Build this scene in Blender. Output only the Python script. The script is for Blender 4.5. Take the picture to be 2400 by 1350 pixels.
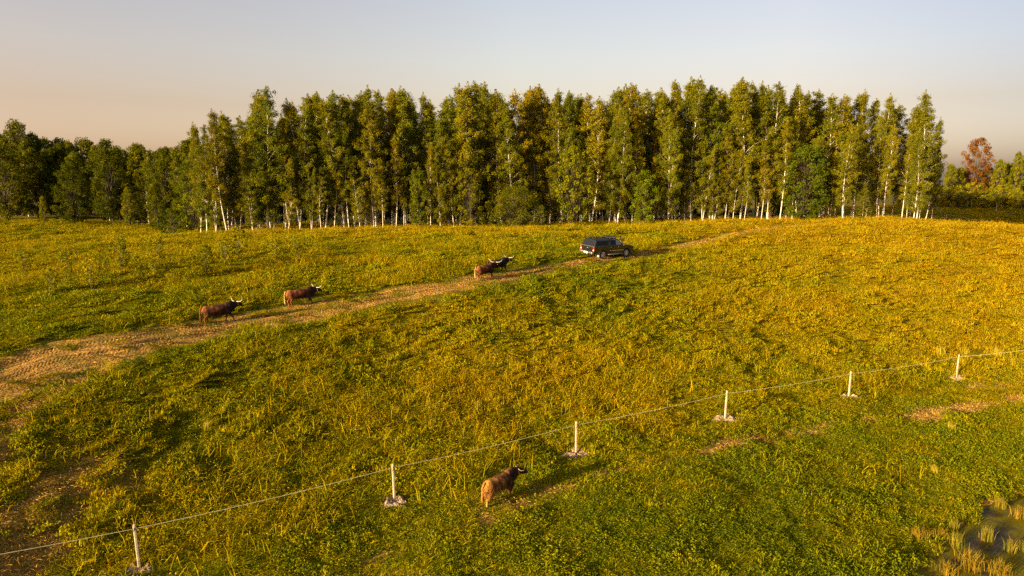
import bpy, bmesh, math, random
import numpy as np
from mathutils import Vector, Matrix
R = math.radians
random.seed(7)
S = bpy.context.scene
for o in list(bpy.data.objects): bpy.data.objects.remove(o)

# ------------------------------------------------------------------ camera, sky, sun
CAM_Z, PITCH, F = 13.0, math.atan(250 / 1600), 1600.0
cam_d = bpy.data.cameras.new('camera'); cam = bpy.data.objects.new('camera', cam_d)
S.collection.objects.link(cam); S.camera = cam
cam.location = (0, 0, CAM_Z); cam.rotation_euler = (R(90) - PITCH, 0, 0)
cam_d.sensor_width = 36; cam_d.lens = 24; cam_d.clip_start = 0.5; cam_d.clip_end = 6000

SUN_EL, SUN_DIR = R(11.5), R(37)                  # light travels towards +X rotated by SUN_DIR
sl = bpy.data.lights.new('sun', 'SUN'); sun = bpy.data.objects.new('sun', sl); S.collection.objects.link(sun)
sl.energy = 5.0; sl.angle = R(0.6); sl.color = (1.0, 0.79, 0.42)
ldir = Vector((math.cos(SUN_DIR) * math.cos(SUN_EL), math.sin(SUN_DIR) * math.cos(SUN_EL), -math.sin(SUN_EL)))
sun.rotation_euler = ldir.to_track_quat('-Z', 'Y').to_euler()
sun.location = (-60, -50, 60)

w = bpy.data.worlds.new('World'); S.world = w; w.use_nodes = True
wn, wl = w.node_tree.nodes, w.node_tree.links
bg = wn['Background']
sky = wn.new('ShaderNodeTexSky'); sky.sky_type = 'NISHITA'; sky.sun_disc = False
sky.sun_elevation = SUN_EL
to_sun = -ldir
sky.sun_rotation = math.atan2(to_sun.x, to_sun.y)
sky.air_density = 1.0; sky.dust_density = 2.0; sky.ozone_density = 1.0
# sky colours graded by hand: tint by elevation, then from left to right
tc = wn.new('ShaderNodeTexCoord'); sx = wn.new('ShaderNodeSeparateXYZ')
wl.new(tc.outputs['Generated'], sx.inputs[0])
rp = wn.new('ShaderNodeValToRGB'); wl.new(sx.outputs['Z'], rp.inputs[0])
def ramp_stops(r, stops):
    while len(r.color_ramp.elements) < len(stops): r.color_ramp.elements.new(.5)
    for e, (p, c) in zip(r.color_ramp.elements, stops): e.position = p; e.color = (*c, 1)
ramp_stops(rp, [(0, (1.8, 1.45, 1.6)), (.05, (1.74, 1.34, 1.33)), (.10, (1.70, 1.19, 1.02)), (.167, (1.9, 1.40, 1.21)), (.24, (2.02, 1.49, 1.30)), (.6, (1.8, 1.5, 1.4))])
def mul(a, b):
    mx = wn.new('ShaderNodeMix'); mx.data_type = 'RGBA'; mx.blend_type = 'MULTIPLY'; mx.inputs[0].default_value = 1
    wl.new(a, mx.inputs[6]); wl.new(b, mx.inputs[7]); return mx.outputs[2]
mr = wn.new('ShaderNodeMapRange'); mr.inputs[1].default_value = -1; mr.inputs[2].default_value = 1; wl.new(sx.outputs['X'], mr.inputs[0])
rx = wn.new('ShaderNodeValToRGB'); wl.new(mr.outputs[0], rx.inputs[0])
ramp_stops(rx, [(0, (1.04, .94, .94)), (.2, (1.02, .94, .93)), (.5, (1, 1, 1)), (.68, (.88, .87, .90)), (.82, (.58, .62, .73)), (1, (.5, .55, .65))])
wl.new(mul(mul(sky.outputs[0], rp.outputs[0]), rx.outputs[0]), bg.inputs[0])
bg.inputs[1].default_value = 0.0590

S.view_settings.view_transform = 'Standard'; S.view_settings.look = 'None'
S.view_settings.exposure = 1.52; S.view_settings.gamma = 1
S.cycles.max_bounces = 5; S.cycles.diffuse_bounces = 2; S.cycles.transmission_bounces = 3
S.cycles.transparent_max_bounces = 4; S.cycles.use_denoising = False
try: S.cycles.use_fast_gi = False
except Exception: pass

# ------------------------------------------------------------------ helpers
def ray(px, py):
    u, v = (px - 1200) / F, (675 - py) / F
    c, s = math.cos(PITCH), math.sin(PITCH)
    return u, c + v * s, v * c - s
def at_Y(px, py, Y):
    a, b, c = ray(px, py); return (a / b * Y, Y, CAM_Z + c / b * Y)
def at_z(px, py, z):
    a, b, c = ray(px, py); t = (z - CAM_Z) / c; return (a * t, b * t, z)

def link(o, parent=None):
    S.collection.objects.link(o)
    if parent is not None: o.parent = parent
    return o
def tag(o, label=None, cat=None, group=None, kind=None):
    for k, v in (('label', label), ('category', cat), ('group', group), ('kind', kind)):
        if v: o[k] = v
    return o
def empty(name, loc=(0, 0, 0), rz=0, **k):
    o = bpy.data.objects.new(name, None); link(o); o.location = loc; o.rotation_euler = (0, 0, rz)
    o.empty_display_size = 0.3
    return tag(o, **k)
def mesh_np(name, V, Q, mat, parent=None, smooth=False, attrs=None):
    """V (n,3), Q (m,k) all faces of k corners"""
    V = np.asarray(V, np.float32); Q = np.asarray(Q, np.int32)
    me = bpy.data.meshes.new(name); k = Q.shape[1]
    me.vertices.add(len(V)); me.vertices.foreach_set('co', V.ravel())
    me.loops.add(Q.size); me.loops.foreach_set('vertex_index', Q.ravel())
    me.polygons.add(len(Q)); me.polygons.foreach_set('loop_start', np.arange(0, Q.size, k, dtype=np.int32))
    me.update(calc_edges=True)
    if smooth: me.polygons.foreach_set('use_smooth', np.ones(len(Q), bool))
    for a, (dom, arr) in (attrs or {}).items():
        at = me.attributes.new(a, 'FLOAT', dom); at.data.foreach_set('value', np.asarray(arr, np.float32))
    me.materials.append(mat); me.validate()
    return me
def obj(name, me, parent=None):
    return link(bpy.data.objects.new(name, me), parent)

class MB:
    """collects boxes, tubes and lofts into one mesh"""
    def __init__(s): s.v = []; s.f = []
    def add(s, vs, fs):
        n = len(s.v); s.v += [tuple(p) for p in vs]; s.f += [tuple(i + n for i in f) for f in fs]
    def box(s, c, d, M=None):
        vs = [Vector((c[0] + i * d[0] / 2, c[1] + j * d[1] / 2, c[2] + k * d[2] / 2)) for i in (-1, 1) for j in (-1, 1) for k in (-1, 1)]
        if M: vs = [M @ v for v in vs]
        s.add(vs, [(0, 1, 3, 2), (4, 6, 7, 5), (0, 4, 5, 1), (2, 3, 7, 6), (0, 2, 6, 4), (1, 5, 7, 3)])
    def tube(s, pts, rad, n=8, sy=1.0, cap=True):
        """sy: scale of the section sideways (local y) when the tube runs in x-z"""
        pts = [Vector(p) for p in pts]; rings = []
        if not hasattr(rad, '__len__'): rad = [rad] * len(pts)
        ref = Vector((0, 1, 0))
        for i, p in enumerate(pts):
            d = (pts[min(i + 1, len(pts) - 1)] - pts[max(i - 1, 0)]).normalized()
            a = ref - d * ref.dot(d)
            if a.length < 0.2: a = Vector((1, 0, 0)) - d * d.x
            a.normalize(); b = d.cross(a)
            r = rad[i]; ra, rb = (r if hasattr(r, '__len__') else (r * sy, r))
            rings.append([p + a * math.cos(t) * ra + b * math.sin(t) * rb for t in [2 * math.pi * k / n for k in range(n)]])
        vs = [v for r_ in rings for v in r_]; fs = []
        for i in range(len(rings) - 1):
            for k in range(n):
                k2 = (k + 1) % n; fs.append((i * n + k, i * n + k2, (i + 1) * n + k2, (i + 1) * n + k))
        if cap: fs += [tuple(range(n))[::-1], tuple((len(rings) - 1) * n + k for k in range(n))]
        s.add(vs, fs)
    def quad(s, a, b, c, d): s.add([a, b, c, d], [(0, 1, 2, 3)])
    def prism(s, prof, y0, y1):
        n = len(prof)
        s.add([(x, y0, z) for x, z in prof] + [(x, y1, z) for x, z in prof],
              [tuple(range(n))[::-1], tuple(range(n, 2 * n))] + [(i, (i + 1) % n, n + (i + 1) % n, n + i) for i in range(n)])
    def mesh(s, name, mat, smooth=False, bevel=0, seg=2):
        me = bpy.data.meshes.new(name); me.from_pydata(s.v, [], s.f); me.materials.append(mat)
        bm = bmesh.new(); bm.from_mesh(me)
        bmesh.ops.recalc_face_normals(bm, faces=bm.faces)
        if bevel:
            es = [e for e in bm.edges if len(e.link_faces) == 2 and e.calc_face_angle(0) > R(25)]
            bmesh.ops.bevel(bm, geom=es, offset=bevel, segments=seg, affect='EDGES', profile=0.6, clamp_overlap=True)
        bm.to_mesh(me); bm.free()
        if smooth:
            for p in me.polygons: p.use_smooth = True
        return me
    def build(s, name, mat, parent=None, **k): return obj(name, s.mesh(name, mat, **k), parent)

# value noise in numpy (2-D), a few octaves
_rs = np.random.RandomState(3); _tab = _rs.rand(256, 256)
def vnoise(x, y, sc, seed=0):
    x = np.asarray(x, float) / sc + seed * 17.13; y = np.asarray(y, float) / sc + seed * 7.77
    xi, yi = np.floor(x).astype(int), np.floor(y).astype(int); fx, fy = x - xi, y - yi
    fx = fx * fx * (3 - 2 * fx); fy = fy * fy * (3 - 2 * fy)
    g = lambda i, j: _tab[i % 256, j % 256]
    return (g(xi, yi) * (1 - fx) + g(xi + 1, yi) * fx) * (1 - fy) + (g(xi, yi + 1) * (1 - fx) + g(xi + 1, yi + 1) * fx) * fy

def sstep(a, b, x): t = np.clip((x - a) / (b - a), 0, 1); return t * t * (3 - 2 * t)

# ------------------------------------------------------------------ terrain heights
POSTS = [(328, 1335), (925, 1177), (1350, 1065), (1699, 983), (1989, 931), (2241, 887)]
CP = [at_z(x, y, 0.0) for x, y in POSTS]
CP += [at_z(*a) for a in [(0, 1350, .35), (600, 1350, 0), (1200, 1350, -.1), (1800, 1350, -.25), (2150, 1330, -.7), (2270, 1180, -.68),
       (2400, 1140, -.6), (2400, 1350, -.75), (2400, 1020, -.1), (1700, 1150, -.1), (1173, 1175, 0), (-200, 1350, .8), (0, 910, 3.1), (250, 838, 3.5)]]
CP += [at_Y(*a) for a in [(520, 765, 43), (710, 722, 47.5), (1135, 655, 55), (1180, 640, 57.5), (1410, 605, 65.5), (1600, 572, 76), (1850, 528, 90),
       (500, 550, 88), (700, 541, 90), (950, 535, 93), (1200, 532, 95), (1500, 524, 97), (1700, 519, 99), (1900, 518, 100), (2100, 518, 98),
       (200, 526, 108), (0, 512, 115), (380, 548, 96), (2400, 548, 72), (2250, 528, 84)]]
CP += [(78, 100, 4.6), (92, 115, 4.4), (85, 138, 5.6), (100, 158, 6.9), (120, 155, 6.6), (130, 200, 6.5), (60, 130, 5.6), (0, 200, 5.5), (-100, 200, 5.5), (-110, 120, 5.5),
       (0, 120, 6), (200, 120, 5), (160, 60, 3), (90, 40, .5), (60, 20, -.8), (0, 0, -.4), (-50, 0, .6), (-60, 30, 2.5), (-110, 60, 4.5), (50, -30, -1), (-50, -30, 0),
       (0, 260, 5.5), (-200, 160, 5.5), (-180, 0, 2), (200, 260, 5.5), (-200, 260, 5.5)]
CP = np.array(CP)
def _tps(P, z, lam=3.0):
    n = len(P); d = np.linalg.norm(P[:, None] - P[None], axis=2); K = np.where(d > 0, d * d * np.log(d + 1e-9), 0) + lam * np.eye(n)
    A = np.zeros((n + 3, n + 3)); A[:n, :n] = K; A[:n, n] = 1; A[:n, n + 1:] = P; A[n, :n] = 1; A[n + 1:, :n] = P.T
    return np.linalg.solve(A, np.r_[z, 0, 0, 0])
_W = _tps(CP[:, :2], CP[:, 2])
def h_base(x, y):
    x = np.atleast_1d(np.asarray(x, float)); y = np.atleast_1d(np.asarray(y, float)); shp = x.shape
    xc = np.clip(x, -200, 200).ravel(); yc = np.clip(y, -30, 260).ravel()
    out = np.full(len(xc), _W[-3]) + _W[-2] * xc + _W[-1] * yc
    for i, (a, b) in enumerate(CP[:, :2]):
        d2 = (xc - a) ** 2 + (yc - b) ** 2; out += _W[i] * 0.5 * d2 * np.log(d2 + 1e-12)
    return out.reshape(shp)
def h_smooth(x, y):
    x = np.atleast_1d(np.asarray(x, float)); y = np.atleast_1d(np.asarray(y, float))
    b = h_base(x, y)
    damp = np.clip((np.hypot(x, y) - 8) / 10, 0, 1)
    damp = damp * (1 - .45 * sstep(-2, 3, 29.5 + .45 * x - y) * (x > -25) * (x < 45))
    if 'TCS' in globals():
        near_ = (np.abs(x) < 80) & (y > 5) & (y < 115); d_ = np.full(np.shape(x), 99.); d_[near_] = poly_dist(x[near_], y[near_], TCS); damp = damp * (.3 + .7 * sstep(1.2, 4.5, d_))
    return b + damp * (.34 * (vnoise(x, y, 6.5, 1) - .5) + .28 * (vnoise(x, y, 2.1, 2) - .5) + .13 * (vnoise(x, y, .85, 4) - .5))
def h1(x, y): return float(h_smooth(x, y)[0])
def hit(px, py):
    """where the photograph's line of sight meets the ground"""
    a, b, c = ray(px, py); t = np.arange(15, 400, .1)
    x, y, z = a * t, b * t, CAM_Z + c * t
    below = np.nonzero(z < h_smooth(x, y))[0]
    i = below[0] if len(below) else len(t) - 1
    return Vector((x[i], y[i], h1(x[i], y[i])))
def hits(L): return np.array([tuple(hit(*p)) for p in L])

def poly_dist(x, y, P):
    d = np.full(np.shape(x), 1e9)
    for (ax, ay), (bx, by) in zip(P[:-1], P[1:]):
        vx, vy = bx - ax, by - ay; t = np.clip(((x - ax) * vx + (y - ay) * vy) / (vx * vx + vy * vy + 1e-9), 0, 1)
        d = np.minimum(d, np.hypot(x - ax - t * vx, y - ay - t * vy))
    return d
def in_poly(x, y, P):
    ins = np.zeros(np.shape(x), bool); n = len(P)
    for i in range(n):
        x0, y0 = P[i]; x1, y1 = P[(i + 1) % n]
        c = ((y0 > y) != (y1 > y)) & (x < (x1 - x0) * (y - y0) / (y1 - y0 + 1e-12) + x0); ins ^= c
    return ins

UP = hits([(0, 838), (130, 802), (260, 782), (370, 767), (470, 752), (560, 738), (660, 721), (780, 700), (900, 681), (1030, 661), (1130, 645), (1250, 628), (1350, 611), (1450, 597), (1560, 580), (1640, 561), (1720, 546), (1800, 534), (1850, 529)])[:, :2]
LO = hits([(0, 942), (130, 888), (220, 862), (330, 836), (420, 806), (540, 782), (650, 762), (780, 732), (900, 708), (1030, 687), (1130, 667), (1250, 645), (1350, 626), (1450, 609), (1560, 590), (1640, 572), (1730, 553), (1800, 539), (1850, 533)])[:, :2]
def resample(P, n):
    s = np.r_[0, np.cumsum(np.linalg.norm(np.diff(P, axis=0), axis=1))]; t = np.linspace(0, s[-1], n)
    Q = np.c_[np.interp(t, s, P[:, 0]), np.interp(t, s, P[:, 1])]
    for _ in range(6): Q[1:-1] = (Q[:-2] + 2 * Q[1:-1] + Q[2:]) / 4
    return Q
# the track runs on out of the frame on the left and over the crest on the right
UP = np.r_[[UP[0] + (UP[0] - UP[1]) * 3 + np.array([0, -3])], UP, [UP[-1] + (UP[-1] - UP[-2]) * 3]]
LO = np.r_[[LO[0] + np.array([-6, -8.])], [LO[0] + np.array([-2.0, -2.8])], LO, [LO[-1] + (UP[-1] - UP[-2])]]
NT = 520
TU, TL = resample(UP, NT), resample(LO, NT)
TRACK_POLY = np.r_[TU, TL[::-1]]
TC = resample((TU + TL) / 2, 120); TCS = TC[::5]; TRACK_POLY_C = np.r_[TU[::8], TL[::-8]]
POND = hits([(2440, 1150), (2370, 1152), (2320, 1166), (2275, 1195), (2235, 1235), (2180, 1290), (2120, 1340)])[:, :2]
POND = np.r_[POND, [POND[-1] + np.array([-1.5, -4.5]), POND[-1] + np.array([6, -8]), POND[0] + np.array([6, -6])]]
POND_Z = -0.78
WEAR = [(hits(l)[:, :2], wd, st) for l, wd, st in [
    ([(850, 1335), (1050, 1250), (1230, 1190), (1400, 1112), (1560, 1078), (1740, 1038), (1960, 990), (2160, 978)], .65, .68), ([(1120, 1195), (1260, 1150), (1400, 1105)], .4, .5),
    ([(2130, 980), (2280, 955), (2410, 925)], 1.0, .95), ([(2230, 915), (2330, 905), (2410, 898)], .7, .6), ([(1700, 1035), (1790, 1030)], .9, .6),
    ([(0, 1150), (120, 1130), (260, 1118)], 2.4, .48), ([(0, 1290), (60, 1240), (110, 1180), (200, 1130)], 2.8, .55), ([(20, 1345), (60, 1300)], 1.8, .75), ([(-60, 1120), (0, 1060), (30, 1000), (70, 950), (150, 905), (260, 865)], .5, .9),
    ([(-40, 1010), (0, 985), (60, 930)], .4, .8), ([(250, 1120), (450, 1090), (640, 1130)], .7, .4)]]
def track_mask(x, y):
    ins = in_poly(x, y, TRACK_POLY_C); P = TRACK_POLY_C
    d = np.minimum(poly_dist(x, y, TU[::8]), poly_dist(x, y, TL[::8])); return np.where(ins, d, -d)
def wear(x, y):
    m = np.zeros(np.shape(x))
    for P, wd, st in WEAR: m = np.maximum(m, st * (1 - sstep(wd * .3, wd * 1.4, poly_dist(x, y, P))))
    return m
def pond_d(x, y):
    ins = in_poly(x, y, POND); d = poly_dist(x, y, np.r_[POND, POND[:1]]); return np.where(ins, d, -d)

# how green (1) or straw coloured (0) the meadow is, from place to place
GR = [((*hit(px, py),), g) for px, py, g in [
    (100, 600, .45), (400, 600, .45), (700, 600, .5), (1000, 600, .55), (1250, 580, .6), (1000, 550, .3), (1500, 560, .5), (1900, 540, .2), (2300, 560, .15), (2100, 600, .3),
    (150, 740, .65), (400, 700, .6), (800, 640, .55), (1500, 650, .72), (1350, 690, .7), (1800, 620, .45), (1700, 700, .35), (2100, 700, .4), (2350, 700, .25), (1900, 800, .42),
    (300, 900, .7), (600, 850, .6), (900, 800, .45), (1200, 820, .32), (1500, 800, .5), (1150, 900, .3), (1600, 880, .4), (800, 960, .55), (500, 1050, .5), (200, 1050, .45), (2350, 830, .3),
    (700, 1150, .45), (1050, 1000, .45), (1400, 950, .35), (1850, 960, .68), (2100, 900, .6), (2200, 1050, .75), (1900, 1150, .85), (1600, 1200, .85), (1300, 1250, .62),
    (1500, 1080, .65), (1000, 1280, .6), (500, 1300, .6), (100, 1250, .3), (800, 1330, .72), (1900, 1320, .8), (2200, 1150, .72), (2100, 1250, .62)]]
GRP = np.array([g[0][:2] for g in GR]); GRV = np.array([g[1] + (.06 if g[0][0] < 14 else .0) for g in GR])
def green(x, y):
    num = np.zeros(np.shape(x)); den = np.zeros(np.shape(x)) + 1e-9
    for (a, b), v in zip(GRP, GRV):
        s = 2.0 + 0.055 * b; wt = np.exp(-((x - a) ** 2 + (y - b) ** 2) / (2 * s * s)) + 1e-4 / (1 + ((x - a) ** 2 + (y - b) ** 2)); num += wt * v; den += wt
    return num / den

# ------------------------------------------------------------------ materials
class NT_:
    def __init__(s, name):
        s.m = bpy.data.materials.new(name); s.m.use_nodes = True; s.t = s.m.node_tree; s.n = s.t.nodes; s.l = s.t.links
        s.b = s.n['Principled BSDF']; s.out = s.n['Material Output']
    def new(s, t, **k):
        x = s.n.new(t)
        for a, v in k.items(): setattr(x, a, v)
        return x
    def noise(s, scale, detail=3, coord=None, rough=.55, stretch=None):
        t = s.new('ShaderNodeTexNoise'); t.inputs['Scale'].default_value = scale; t.inputs['Detail'].default_value = detail; t.inputs['Roughness'].default_value = rough
        if coord is None: coord = s.new('ShaderNodeNewGeometry').outputs['Position']
        if stretch:
            mp = s.new('ShaderNodeMapping'); mp.inputs['Scale'].default_value = stretch; s.l.new(coord, mp.inputs[0]); coord = mp.outputs[0]
        s.l.new(coord, t.inputs['Vector']); return t.outputs['Fac']
    def math(s, op, a, b=None, c=None):
        t = s.new('ShaderNodeMath', operation=op)
        for i, v in enumerate((a, b, c)):
            if v is None: continue
            if isinstance(v, (int, float)): t.inputs[i].default_value = v
            else: s.l.new(v, t.inputs[i])
        return t.outputs[0]
    def ramp(s, fac, stops):
        t = s.new('ShaderNodeValToRGB'); e = t.color_ramp.elements
        while len(e) < len(stops): e.new(.5)
        for i, (p, c) in enumerate(stops): e[i].position = p; e[i].color = (*c, 1)
        s.l.new(fac, t.inputs[0]); return t.outputs[0]
    def mix(s, fac, a, b, mode='MIX'):
        t = s.new('ShaderNodeMix', data_type='RGBA', blend_type=mode)
        for i, v in ((0, fac), (6, a), (7, b)):
            if isinstance(v, (int, float)): t.inputs[i].default_value = v
            elif isinstance(v, tuple): t.inputs[i].default_value = (*v, 1)
            else: s.l.new(v, t.inputs[i])
        return t.outputs[2]
    def attr(s, name, typ='GEOMETRY'):
        return s.new('ShaderNodeAttribute', attribute_name=name, attribute_type=typ).outputs['Fac']
    def bump(s, hgt, st, dist=.05):
        t = s.new('ShaderNodeBump'); t.inputs['Strength'].default_value = st; t.inputs['Distance'].default_value = dist
        s.l.new(hgt, t.inputs['Height']); s.l.new(t.outputs[0], s.b.inputs['Normal'])
    def col(s, c): s.l.new(c, s.b.inputs['Base Color'])
    def leaf(s, c, trans=.35, rough=.6):
        """thin leaf: diffuse with light coming through"""
        d = s.new('ShaderNodeBsdfDiffuse'); t = s.new('ShaderNodeBsdfTranslucent'); g = s.new('ShaderNodeMixShader'); g.inputs[0].default_value = trans
        s.l.new(c, d.inputs[0]); s.l.new(c, t.inputs[0]); s.l.new(d.outputs[0], g.inputs[1]); s.l.new(t.outputs[0], g.inputs[2]); s.l.new(g.outputs[0], s.out.inputs[0])

def plain(name, c, rough=.6, metal=0, spec=.5, var=.15, scale=8):
    n = NT_(name); f = n.noise(scale, 3, n.new('ShaderNodeTexCoord').outputs['Object'])
    n.col(n.ramp(f, [(.3, tuple(v * (1 - var) for v in c)), (.7, tuple(min(1, v * (1 + var)) for v in c))]))
    n.b.inputs['Roughness'].default_value = rough; n.b.inputs['Metallic'].default_value = metal; n.b.inputs['Specular IOR Level'].default_value = spec
    return n.m

GRASS = [(0.0, (.33, .20, .007)), (.22, (.40, .275, .006)), (.45, (.36, .27, .005)), (.62, (.27, .24, .005)), (.85, (.19, .20, .005)), (1.0, (.13, .16, .005))]
def grass_mat(name, typ, tint_amt=.5, dark=1.0, shift=0.0, stops=GRASS):
    n = NT_(name); g = n.attr('green', typ)
    n1 = n.noise(.22, 3); n2 = n.noise(1.1, 3)
    f = n.math('ADD', g, n.math('MULTIPLY_ADD', n1, .8, -.4)); f = n.math('ADD', f, n.math('MULTIPLY_ADD', n2, .8, -.4 + shift))
    if tint_amt: f = n.math('ADD', f, n.math('MULTIPLY_ADD', n.attr('tint'), tint_amt, -tint_amt / 2))
    c = n.ramp(f, [(p, tuple(v * dark for v in q)) for p, q in stops])
    return n, c
n, c = grass_mat('meadow_turf', 'GEOMETRY', 0, .55)
fine = n.noise(9, 5); c = n.mix(.7, c, n.ramp(fine, [(.35, (.25, .25, .25)), (.65, (1.1, 1.1, 1.1))]), 'MULTIPLY')
soil = n.ramp(n.noise(3.5, 5), [(.3, (.16, .085, .014)), (.55, (.38, .22, .035)), (.75, (.52, .33, .06))])
we = n.math('ADD', n.attr('wear'), n.math('MULTIPLY_ADD', n.noise(1.6, 4), 1.6, -.95))
wf = n.ramp(we, [(.25, (0, 0, 0)), (.6, (1, 1, 1))])
n.col(n.mix(wf, c, soil)); n.b.inputs['Roughness'].default_value = .95; n.b.inputs['Specular IOR Level'].default_value = .1
n.bump(n.noise(6, 6), 1.0, .18); M_GROUND = n.m
n, c = grass_mat('grass_blades', 'INSTANCER', .65); n.leaf(c, .2); M_GRASS = n.m
n, c = grass_mat('tall_dry_grass', 'INSTANCER', .5, 1.0, -.12); n.leaf(c, .3); M_DRY = n.m
n, c = grass_mat('weed_leaves', 'INSTANCER', .5, .9, .18); n.leaf(c, .25); M_WEED = n.m

n = NT_('track_soil')
tcd = n.new('ShaderNodeAttribute', attribute_name='uvt').outputs['Vector']
lng = n.noise(1, 4, tcd, stretch=(.35, 5, 0)); lng2 = n.noise(1, 2, tcd, stretch=(.12, 1.6, 0)); lump = n.noise(7, 5); big = n.noise(.5, 3)
sep = n.new('ShaderNodeSeparateXYZ'); n.l.new(tcd, sep.inputs[0]); wob = n.math('MULTIPLY_ADD', n.noise(1, 2, tcd, stretch=(.12, 0, 0)), .16, -.08); sv_ = n.math('ADD', sep.outputs['Z'], wob)
band = None
for c_ in (.22, .36, .60, .74):
    b_ = n.math('COMPARE', sv_, c_, .045); band = b_ if band is None else n.math('MAXIMUM', band, b_)
lug = n.math('MULTIPLY', n.math('SINE', n.math('MULTIPLY', n.math('ADD', sep.outputs['X'], n.math('MULTIPLY', sep.outputs['Y'], .5)), 31.0)), band)
c = n.ramp(n.math('ADD', n.math('MULTIPLY_ADD', lng, .5, n.math('MULTIPLY', lump, .25)), n.math('ADD', n.math('MULTIPLY', lng2, .25), n.math('MULTIPLY', band, -.05))), [(.36, (.10, .050, .010)), (.49, (.34, .180, .036)), (.63, (.58, .34, .075))])
c = n.mix(n.ramp(n.math('ADD', big, n.math('MULTIPLY_ADD', n.noise(5, 3), .6, -.3)), [(.46, (0, 0, 0)), (.62, (.8, .8, .8))]), c, (.19, .135, .02))
n.col(c); n.b.inputs['Roughness'].default_value = .95; n.b.inputs['Specular IOR Level'].default_value = .1
n.bump(n.math('ADD', n.math('MULTIPLY_ADD', lng, 1.0, n.math('MULTIPLY', lug, .10)), lump), 1.0, .14); M_TRACK = n.m

n = NT_('pond_water'); a1 = n.noise(.55, 4)
c = n.ramp(a1, [(.30, (.025, .016, .008)), (.40, (.06, .045, .008)), (.47, (.12, .10, .005)), (.8, (.16, .125, .006))])
n.col(c); n.l.new(n.ramp(a1, [(.42, (.3,) * 3), (.55, (.7,) * 3)]), n.b.inputs['Roughness']); n.b.inputs['Specular IOR Level'].default_value = .05; n.bump(n.noise(9, 4), .5, .05); M_POND = n.m

def bark(name, a, b, sc=1.0):
    n = NT_(name); co = n.new('ShaderNodeTexCoord').outputs['Object']
    f = n.noise(3 * sc, 3, co, stretch=(1, 1, 2.2)); n.col(n.ramp(f, [(.36, b), (.46, a)])); n.b.inputs['Roughness'].default_value = .8
    return n.m
M_BIRCH = bark('birch_bark', (.62, .56, .48), (.16, .12, .09)); M_BARK = bark('brown_bark', (.045, .032, .014), (.022, .016, .008))
def leafmat(name, stops, trans=.3):
    n = NT_(name); oi = n.new('ShaderNodeObjectInfo')
    f = n.math('ADD', n.math('MULTIPLY', n.attr('tint'), .5), n.math('MULTIPLY', oi.outputs['Random'], .3)); f = n.math('ADD', f, n.math('MULTIPLY_ADD', n.noise(.35, 2), .8, -.3))
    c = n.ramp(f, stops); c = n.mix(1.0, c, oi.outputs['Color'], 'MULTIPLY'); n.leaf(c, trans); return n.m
M_LEAF = leafmat('birch_leaves', [(.05, (.06, .075, .005)), (.45, (.13, .135, .006)), (.78, (.20, .18, .006)), (1, (.29, .23, .008))])
M_LEAFD = leafmat('broad_leaves', [(.05, (.045, .06, .005)), (.5, (.10, .105, .005)), (1, (.18, .155, .007))])
M_NEEDLE = leafmat('spruce_needles', [(.05, (.04, .05, .006)), (.5, (.10, .10, .007)), (1, (.17, .15, .008))], .1)
M_RED = leafmat('autumn_leaves', [(.05, (.11, .045, .01)), (.5, (.19, .075, .012)), (1, (.25, .14, .015))])

# ------------------------------------------------------------------ ground sheet
def axis(lo, hi, dense_lo, dense_hi, d0, grow=1.06, dmax=60):
    a = list(np.arange(dense_lo, dense_hi, d0)); d = d0; x = a[-1]
    while x < hi: d = min(d * grow, dmax); x += d; a.append(x)
    d = d0; x = dense_lo
    while x > lo: d = min(d * grow, dmax); x -= d; a.insert(0, x)
    return np.array(a)
gx = axis(-2500, 2500, -42, 42, .30, 1.05); gy = axis(-400, 3500, 16, 72, .30, 1.035)
GX, GY = np.meshgrid(gx, gy); fx, fy = GX.ravel(), GY.ravel()
GZ = h_smooth(fx, fy)
near = (np.abs(fx) < 90) & (fy > 5) & (fy < 110)
tm = np.full(len(fx), -50.); tm[near] = track_mask(fx[near], fy[near])
GZ -= .10 * sstep(.0, .5, tm)
nearp = (fx > 5) & (fx < 50) & (fy > 5) & (fy < 40)
pdm = np.full(len(fx), -50.); pdm[nearp] = pond_d(fx[nearp], fy[nearp])
shore = sstep(-1.2, .0, pdm); GZ = GZ * (1 - shore) + np.minimum(GZ, POND_Z + .05) * shore; GZ -= .35 * sstep(0., .8, pdm)
far = np.hypot(fx, fy); GZ = np.where(far > 300, GZ - (far - 300) * .004, GZ)
wr = np.zeros(len(fx)); wr[near] = wear(fx[near], fy[near]); wr = np.maximum(wr, .75 * sstep(-.55, .1, tm)); wr = np.maximum(wr, .8 * sstep(-.5, .1, pdm))
nx, ny = len(gx), len(gy); idx = np.arange(nx * ny).reshape(ny, nx)
Q = np.c_[idx[:-1, :-1].ravel(), idx[:-1, 1:].ravel(), idx[1:, 1:].ravel(), idx[1:, :-1].ravel()]
me = mesh_np('ground', np.c_[fx, fy, GZ], Q, M_GROUND, smooth=True, attrs={'green': ('POINT', green(fx, fy)), 'wear': ('POINT', wr)})
tag(obj('ground', me), kind='structure', label='rolling meadow ground under the grass')

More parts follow.
